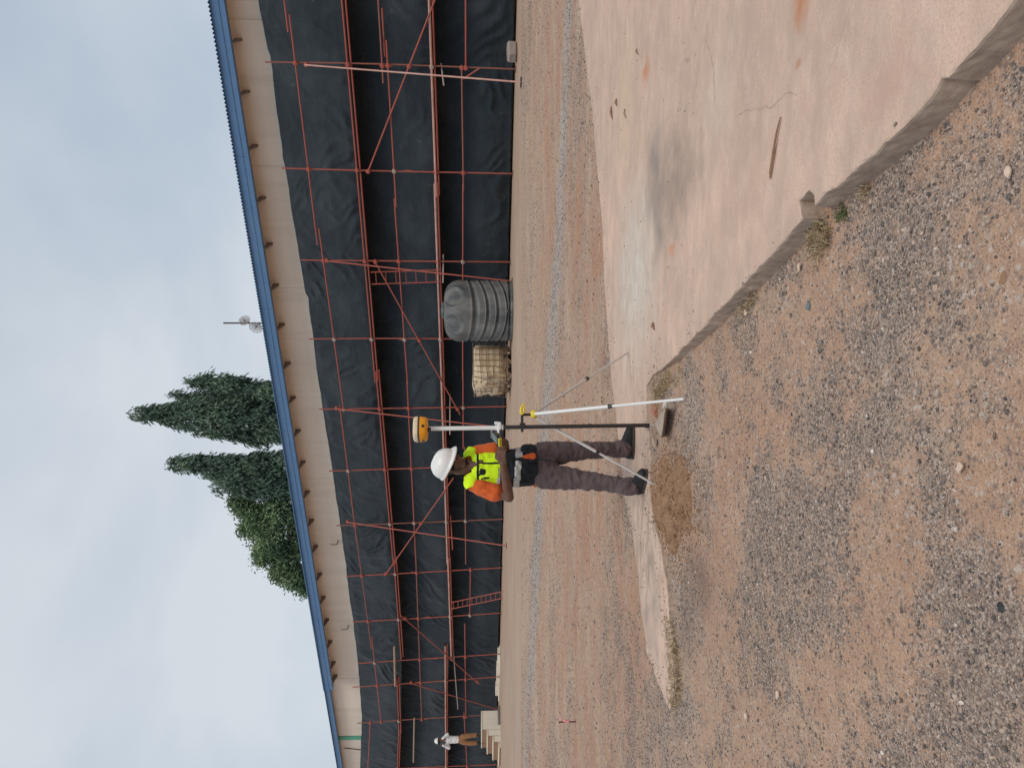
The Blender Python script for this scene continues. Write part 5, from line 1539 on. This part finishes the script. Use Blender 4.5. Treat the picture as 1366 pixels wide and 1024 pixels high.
rock('round_stone', G(1340, 810, -.05) + Vector((0, 0, .008)), (.016, .016, .013), 17, worn('black_stone', (.03, .03, .035), (.07, .07, .07), 20, .6), 'round black pebble in the gravel at the near left', 'stone', sub=3)
rock('round_stone', G(1082, 408, -.10) + Vector((0, 0, .01)), (.028, .020, .016), 18, worn('blue_grey_stone', (.16, .20, .21), None, 20, .8), 'bluish grey stone lying alone near the dry grass by the slab', 'stone')
rock('mud_clod', G(1345, 372, -.11) + Vector((0, 0, .01)), (.026, .018, .013), 19, worn('brown_clod', (.30, .17, .10), None, 20, .9), 'orange brown clod at the near right of the gravel', 'stone')
# pale flakes
mFlake = worn('pale_flake', (.66, .50, .38), (.5, .36, .26), 20, .8)
for i, (x, y, s_, lb) in enumerate([(1305, 622, .016, 'pale triangular flake on bare soil in the near gravel'), (1057, 925, .019, 'long pale flake in gravel at the far left of the foreground'), (1012, 955, .02, 'pale oval flake at the left edge beyond the gravel patch'), (998, 418, .022, 'pale dead leaf caught under the slab edge'), (1070, 356, .016, 'whitish flake between the grass clump and the slab edge'), (1348, 228, .014, 'tan flake on the gravel at lower right'), (995, 545, .012, 'small white chip on soil near the middle')]):
    c0 = G(x, y, -.1); c0.z = float(gz(c0.x, c0.y)) + .012
    a_ = random.uniform(0, 6)
    n_k = 7
    pts = [c0 + Vector((math.cos(a_ + k * 2 * PI / n_k) * s_ * random.uniform(.5, 1.5), math.sin(a_ + k * 2 * PI / n_k) * s_ * random.uniform(.5, 1.0), random.uniform(0, .008))) for k in range(n_k)]
    b = MB(); b.add([p + Vector((0, 0, .003)) for p in pts] + [p - Vector((0, 0, .002)) for p in pts], [tuple(range(n_k)), tuple(range(2 * n_k - 1, n_k - 1, -1))] + [(k, n_k + k, n_k + (k + 1) % n_k, (k + 1) % n_k) for k in range(n_k)])
    o = b.build('pale_flake', mFlake, None, origin=tuple(c0)); tag(o, lb, 'flake')

# ------------------------------------------------------------------ stick, leaves on the slab
mStick = worn('dry_twig_bark', (.30, .17, .10), (.18, .10, .06), 30, .85, .8)
s0, s1 = G(1041, 156, .008), G(1027, 238, .008)
o = MB().path([s0, s0.lerp(s1, .3) + Vector((.004, .004, .004)), s0.lerp(s1, .6) + Vector((-.003, 0, .006)), s1], [.003, .006, .0065, .005], n=6)
o.path([s0.lerp(s1, .25) + Vector((0, 0, .003)), s0.lerp(s1, .55) + Vector((.01, .008, .004)), s0.lerp(s1, .97) + Vector((.014, .012, 0))], [.002, .0035, .003], n=5)
o = o.build('dry_stick', mStick, None, origin=tuple(s0)); tag(o, 'split dry brown stick lying on the bare slab', 'stick')
for i, (x, y, x2, y2, lb) in enumerate([(815, 142, 817, 160, 'curled brown leaf, left one of the pair beyond the dark slab stain'), (833, 146, 835, 158, 'thin brown twig, right one of the pair beyond the dark slab stain'), (822, 132, 823, 142, 'short brown twig above the curled leaf on the slab'), (871, 430, 873, 440, 'dark curled leaf on the slab tip by the tripod foot'), (849, 66, 851, 73, 'tiny twig near the orange stain on the slab')]):
    a_, b_ = G(x, y, .006), G(x2, y2, .006)
    o = MB().path([a_, a_.lerp(b_, .5) + Vector((0, 0, .012)), b_], [.005, .013 if 'leaf' in lb else .006, .003], n=6).build('leaf_litter', mStick, None, origin=tuple(a_)); tag(o, lb, 'leaf' if 'leaf,' in lb or 'leaf ' in lb else 'twig')

# ------------------------------------------------------------------ dry grass tufts
mDry = M_('dry_straw_grass', .8, .2); mDry.col(mDry.ramp(mDry.attr('tint'), [(0., (.18, .11, .06)), (.4, (.40, .29, .17)), (1., (.66, .53, .34))])); mDry = mDry.m
mGrn = M_('small_green_weed', .7, .2); mGrn.col(mGrn.ramp(mGrn.attr('tint'), [(0., (.07, .08, .035)), (1., (.17, .19, .08))])); mGrn = mGrn.m
def tuft(name, pts, n, h, spread, m, label, cat, seed, lying=.6, r=.0015):
    rr = random.Random(seed); b = MB(); tint = []
    for k in range(n):
        p = Vector(rr.choice(pts)) + Vector((rr.gauss(0, spread), rr.gauss(0, spread), 0))
        p.z = float(gz(p.x, p.y)) if True else 0
        d = Vector((rr.gauss(0, 1), rr.gauss(0, 1), 0)).normalized()
        l_ = h * rr.uniform(.4, 1.2); ly = rr.uniform(0, 1) ** .6 * lying
        q1 = p + d * l_ * .3 * ly + Vector((0, 0, l_ * .4)); q2 = q1 + (d + Vector((rr.gauss(0, .6), rr.gauss(0, .6), 0))) * l_ * .4 * ly + Vector((0, 0, l_ * .25 * (1 - ly) + rr.uniform(-.1, .1) * l_))
        q3 = q2 + (d + Vector((rr.gauss(0, 1), rr.gauss(0, 1), 0))) * l_ * .35 * ly + Vector((0, 0, l_ * .15 * (1 - ly) - .15 * l_ * ly))
        n0 = len(b.v)
        b.path([p, q1, q2, q3], [r, r, r * .8, r * .3], n=3, cap=False)
        tint += [rr.random()] * (len(b.v) - n0)
    o = b.build(name, m, None, origin=tuple(pts[0]))
    at_ = o.data.attributes.new('tint', 'FLOAT', 'POINT'); at_.data.foreach_set('value', tint)
    return tag(o, label, cat)
def line(px, z=-.08, n=8):
    P = [G(x, y, z) for x, y in px]; out = []
    for a, b_ in zip(P[:-1], P[1:]): out += [a.lerp(b_, k / n) for k in range(n)]
    return out
tuft('grass_tuft', line([(1080, 330), (1090, 300), (1100, 318), (1085, 340)]), 420, .075, .022, mDry, 'largest clump of matted dry grass against the slab edge by the notch', 'grass', 1)
tuft('grass_tuft', line([(1000, 400), (985, 420), (1010, 385)]), 170, .055, .02, mDry, 'sparse brown grass clump under the slab edge between two larger clumps', 'grass', 2)
tuft('grass_tuft', line([(880, 520), (895, 505), (880, 535), (912, 490)], -.05), 380, .07, .035, mDry, 'dry grass clump at the slab corner beside the white tripod leg', 'grass', 3, lying=.9, r=.0022)
tuft('grass_tuft', line([(899, 830), (905, 870), (908, 905), (906, 940)], -.05), 420, .09, .05, mDry, 'long strip of straw coloured grass along the left tongue of the slab', 'grass', 4, lying=1.0, r=.0024)
tuft('grass_tuft', line([(893, 770), (897, 820)], -.05), 90, .05, .02, mDry, 'thin grass wisps right of the long straw strip', 'grass', 5)
tuft('green_weed', line([(1120, 290), (1130, 282), (1122, 280)], -.1), 60, .035, .012, mGrn, 'small dark green weed beside the largest grass clump', 'weed', 6, .8, .0025)
tuft('green_weed', line([(1077, 262), (1079, 258)], -.1), 40, .05, .008, mGrn, 'little green weed growing in the slab notch', 'weed', 7, .8, .0025)
tuft('grass_tuft', line([(1160, 250), (1150, 262)], -.1), 60, .045, .015, mDry, 'few yellowish blades on the right of the green weed', 'grass', 8)

# ------------------------------------------------------------------ marker stake
sb = G(768, 962, -.01)
stk = empty('marker_stake', sb, 'thin dark stake with pink and white marking tape in the yard at left', 'stake')
hst = (768 - 745) / (F / sb.y)
MB().tube(sb - Vector((0, 0, .03)), sb + Vector((0, 0, hst)), .010, n=6).build('stake_rod', worn('dark_rod', (.09, .03, .03), None, 10), stk)
mPink = worn('pink_marking_tape', (.72, .22, .24), (.75, .45, .42), 30, .6, .9)
b = MB(); b.box(sb + Vector((.012, 0, hst * .55)), (.045, .03, .085), Matrix.Rotation(.3, 3, 'Y'), .01); b.build('tape_wrap', mPink, stk)
mPinkW = worn('pale_tape_tail', (.78, .62, .60), (.72, .30, .30), 25, .6, .8)
b = MB()
for k, (dx, dz, rot) in enumerate([(.05, .92, .4), (.095, 1.0, -.5), (.03, 1.04, 1.1), (-.02, .98, -.8)]):
    b.box(sb + Vector((dx, random.uniform(-.02, .02), hst * dz)), (.06, .004, .022), Matrix.Rotation(rot, 3, 'Y') @ Matrix.Rotation(rot * .7, 3, 'Z'))
b.build('tape_bow', mPinkW, stk)

# ------------------------------------------------------------------ second person on the stair landing
fy = gS.y - .25
ft = at(643.6, 986, fy)
ft.z = zt_ + .02
fm = empty('person', ft, 'distant person in white shirt and brown trousers standing on the stair landing', 'person')
px2 = 1 / (F / fy)
def Q(x, y, dy=0): return Vector(((986 - y) * px2, dy, (643.6 - x) * px2))
hh = Q(586.5, 986)
def b2(bm):
    ellip(bm, hh, (.085, .1, .12)); capsule(bm, hh - Vector((0, 0, .08)), Q(593, 985), .06, .065)
    capsule(bm, Q(615, 985), Q(598, 985), .14, .15, ((0, 1, 0), .7)); capsule(bm, Q(597, 980), Q(597, 990), .06, .06)
    for s_ in (-1, 1):
        capsule(bm, Q(597, 985 + 5.2 * s_), Q(598 if s_ < 0 else 600, 985 + 9 * s_, -.15), .05, .045); capsule(bm, Q(598 if s_ < 0 else 600, 985 + 9 * s_, -.15), Q(590.5, 985 + 3 * s_, -.22), .042, .03)
        h0 = Q(590.5, 985 + 3 * s_, -.22)
        for k in range(4): capsule(bm, h0 + Vector((0, 0, .0)), h0 + Vector((-s_ * .02 - .012 * (k - 1.5), -.01, .09 - .008 * abs(k - 1.5))), .014, .010, n=6)
        capsule(bm, h0, h0 + Vector((-s_ * .05, -.02, .04)), .014, .011, n=6)
        capsule(bm, Q(617, 985 + 4 * s_), Q(630, 985 + 5 * s_, -.02), .08, .06); capsule(bm, Q(630, 985 + 5 * s_, -.02), Q(641, 985 + 5 * s_), .055, .04)
    ellip(bm, hh + Vector((0, -.1, -.01)), (.018, .025, .02))
organic('body', b2, mSkin, fm, .014, 2)
mWS = cloth('white_shirt_cloth', (.72, .72, .71), (.58, .58, .58)); mTan = cloth('brown_work_trousers', (.30, .15, .07), (.23, .115, .055))
def sh2(bm):
    capsule(bm, Q(612, 985), Q(600, 985), .155, .18, ((0, 1, 0), .7)); capsule(bm, Q(598.5, 979.5), Q(598.5, 990.5), .075, .075)
    for s_ in (-1, 1):
        e_ = Q(599 if s_ < 0 else 601, 985 + 9 * s_, -.14)
        capsule(bm, Q(598, 985 + 5.2 * s_), e_, .072, .066); capsule(bm, e_, e_.lerp(Q(590.5, 985 + 3 * s_, -.22), .75), .062, .05)
organic('shirt', sh2, mWS, fm, .018, 2, wr=wrk(2, 8, .012))
def tr2(bm):
    capsule(bm, Q(614, 985), Q(618, 985), .15, .16, ((0, 1, 0), .7))
    for s_ in (-1, 1):
        capsule(bm, Q(619, 985 + 3.5 * s_), Q(629, 985 + 5 * s_, -.02), .115, .10); capsule(bm, Q(629, 985 + 5 * s_, -.02), Q(636.5, 985 + 5.4 * s_), .10, .085)
organic('trousers', tr2, mTan, fm, .018, 2, wr=wrk(6, 8, .012))
for s_ in (-1, 1):
    organic('boot', lambda bm: (capsule(bm, Q(636, 985 + 5 * s_), Q(641, 985 + 5 * s_), .055, .055), capsule(bm, Q(641.6, 985 + 5 * s_, .04), Q(641.8, 985 + 5.6 * s_, -.18), .05, .045)), mBoot, fm, .016, 1, cut=[(Vector((0, 0, .005)), Vector((0, 0, -1)))])
b = MB(); b.lathe([(.155, .02), (.155, .03), (.125, .04), (.12, .09), (.09, .14), (.05, .165), (.002, .17)], ft + hh + Vector((0, -.01, .0)), 20); b.build('helmet', mHat, fm)
b = MB(); b.box(ft + Q(588, 985, -.3), (.16, .03, .09), None, .008); o = b.build('phone', mBlack, None, origin=tuple(ft + Q(588, 985, -.3))); tag(o, 'dark device held up to the face of the distant person', 'device')

# ------------------------------------------------------------------ render
S.render.engine = 'CYCLES'
S.render.resolution_x = 1024; S.render.resolution_y = 767
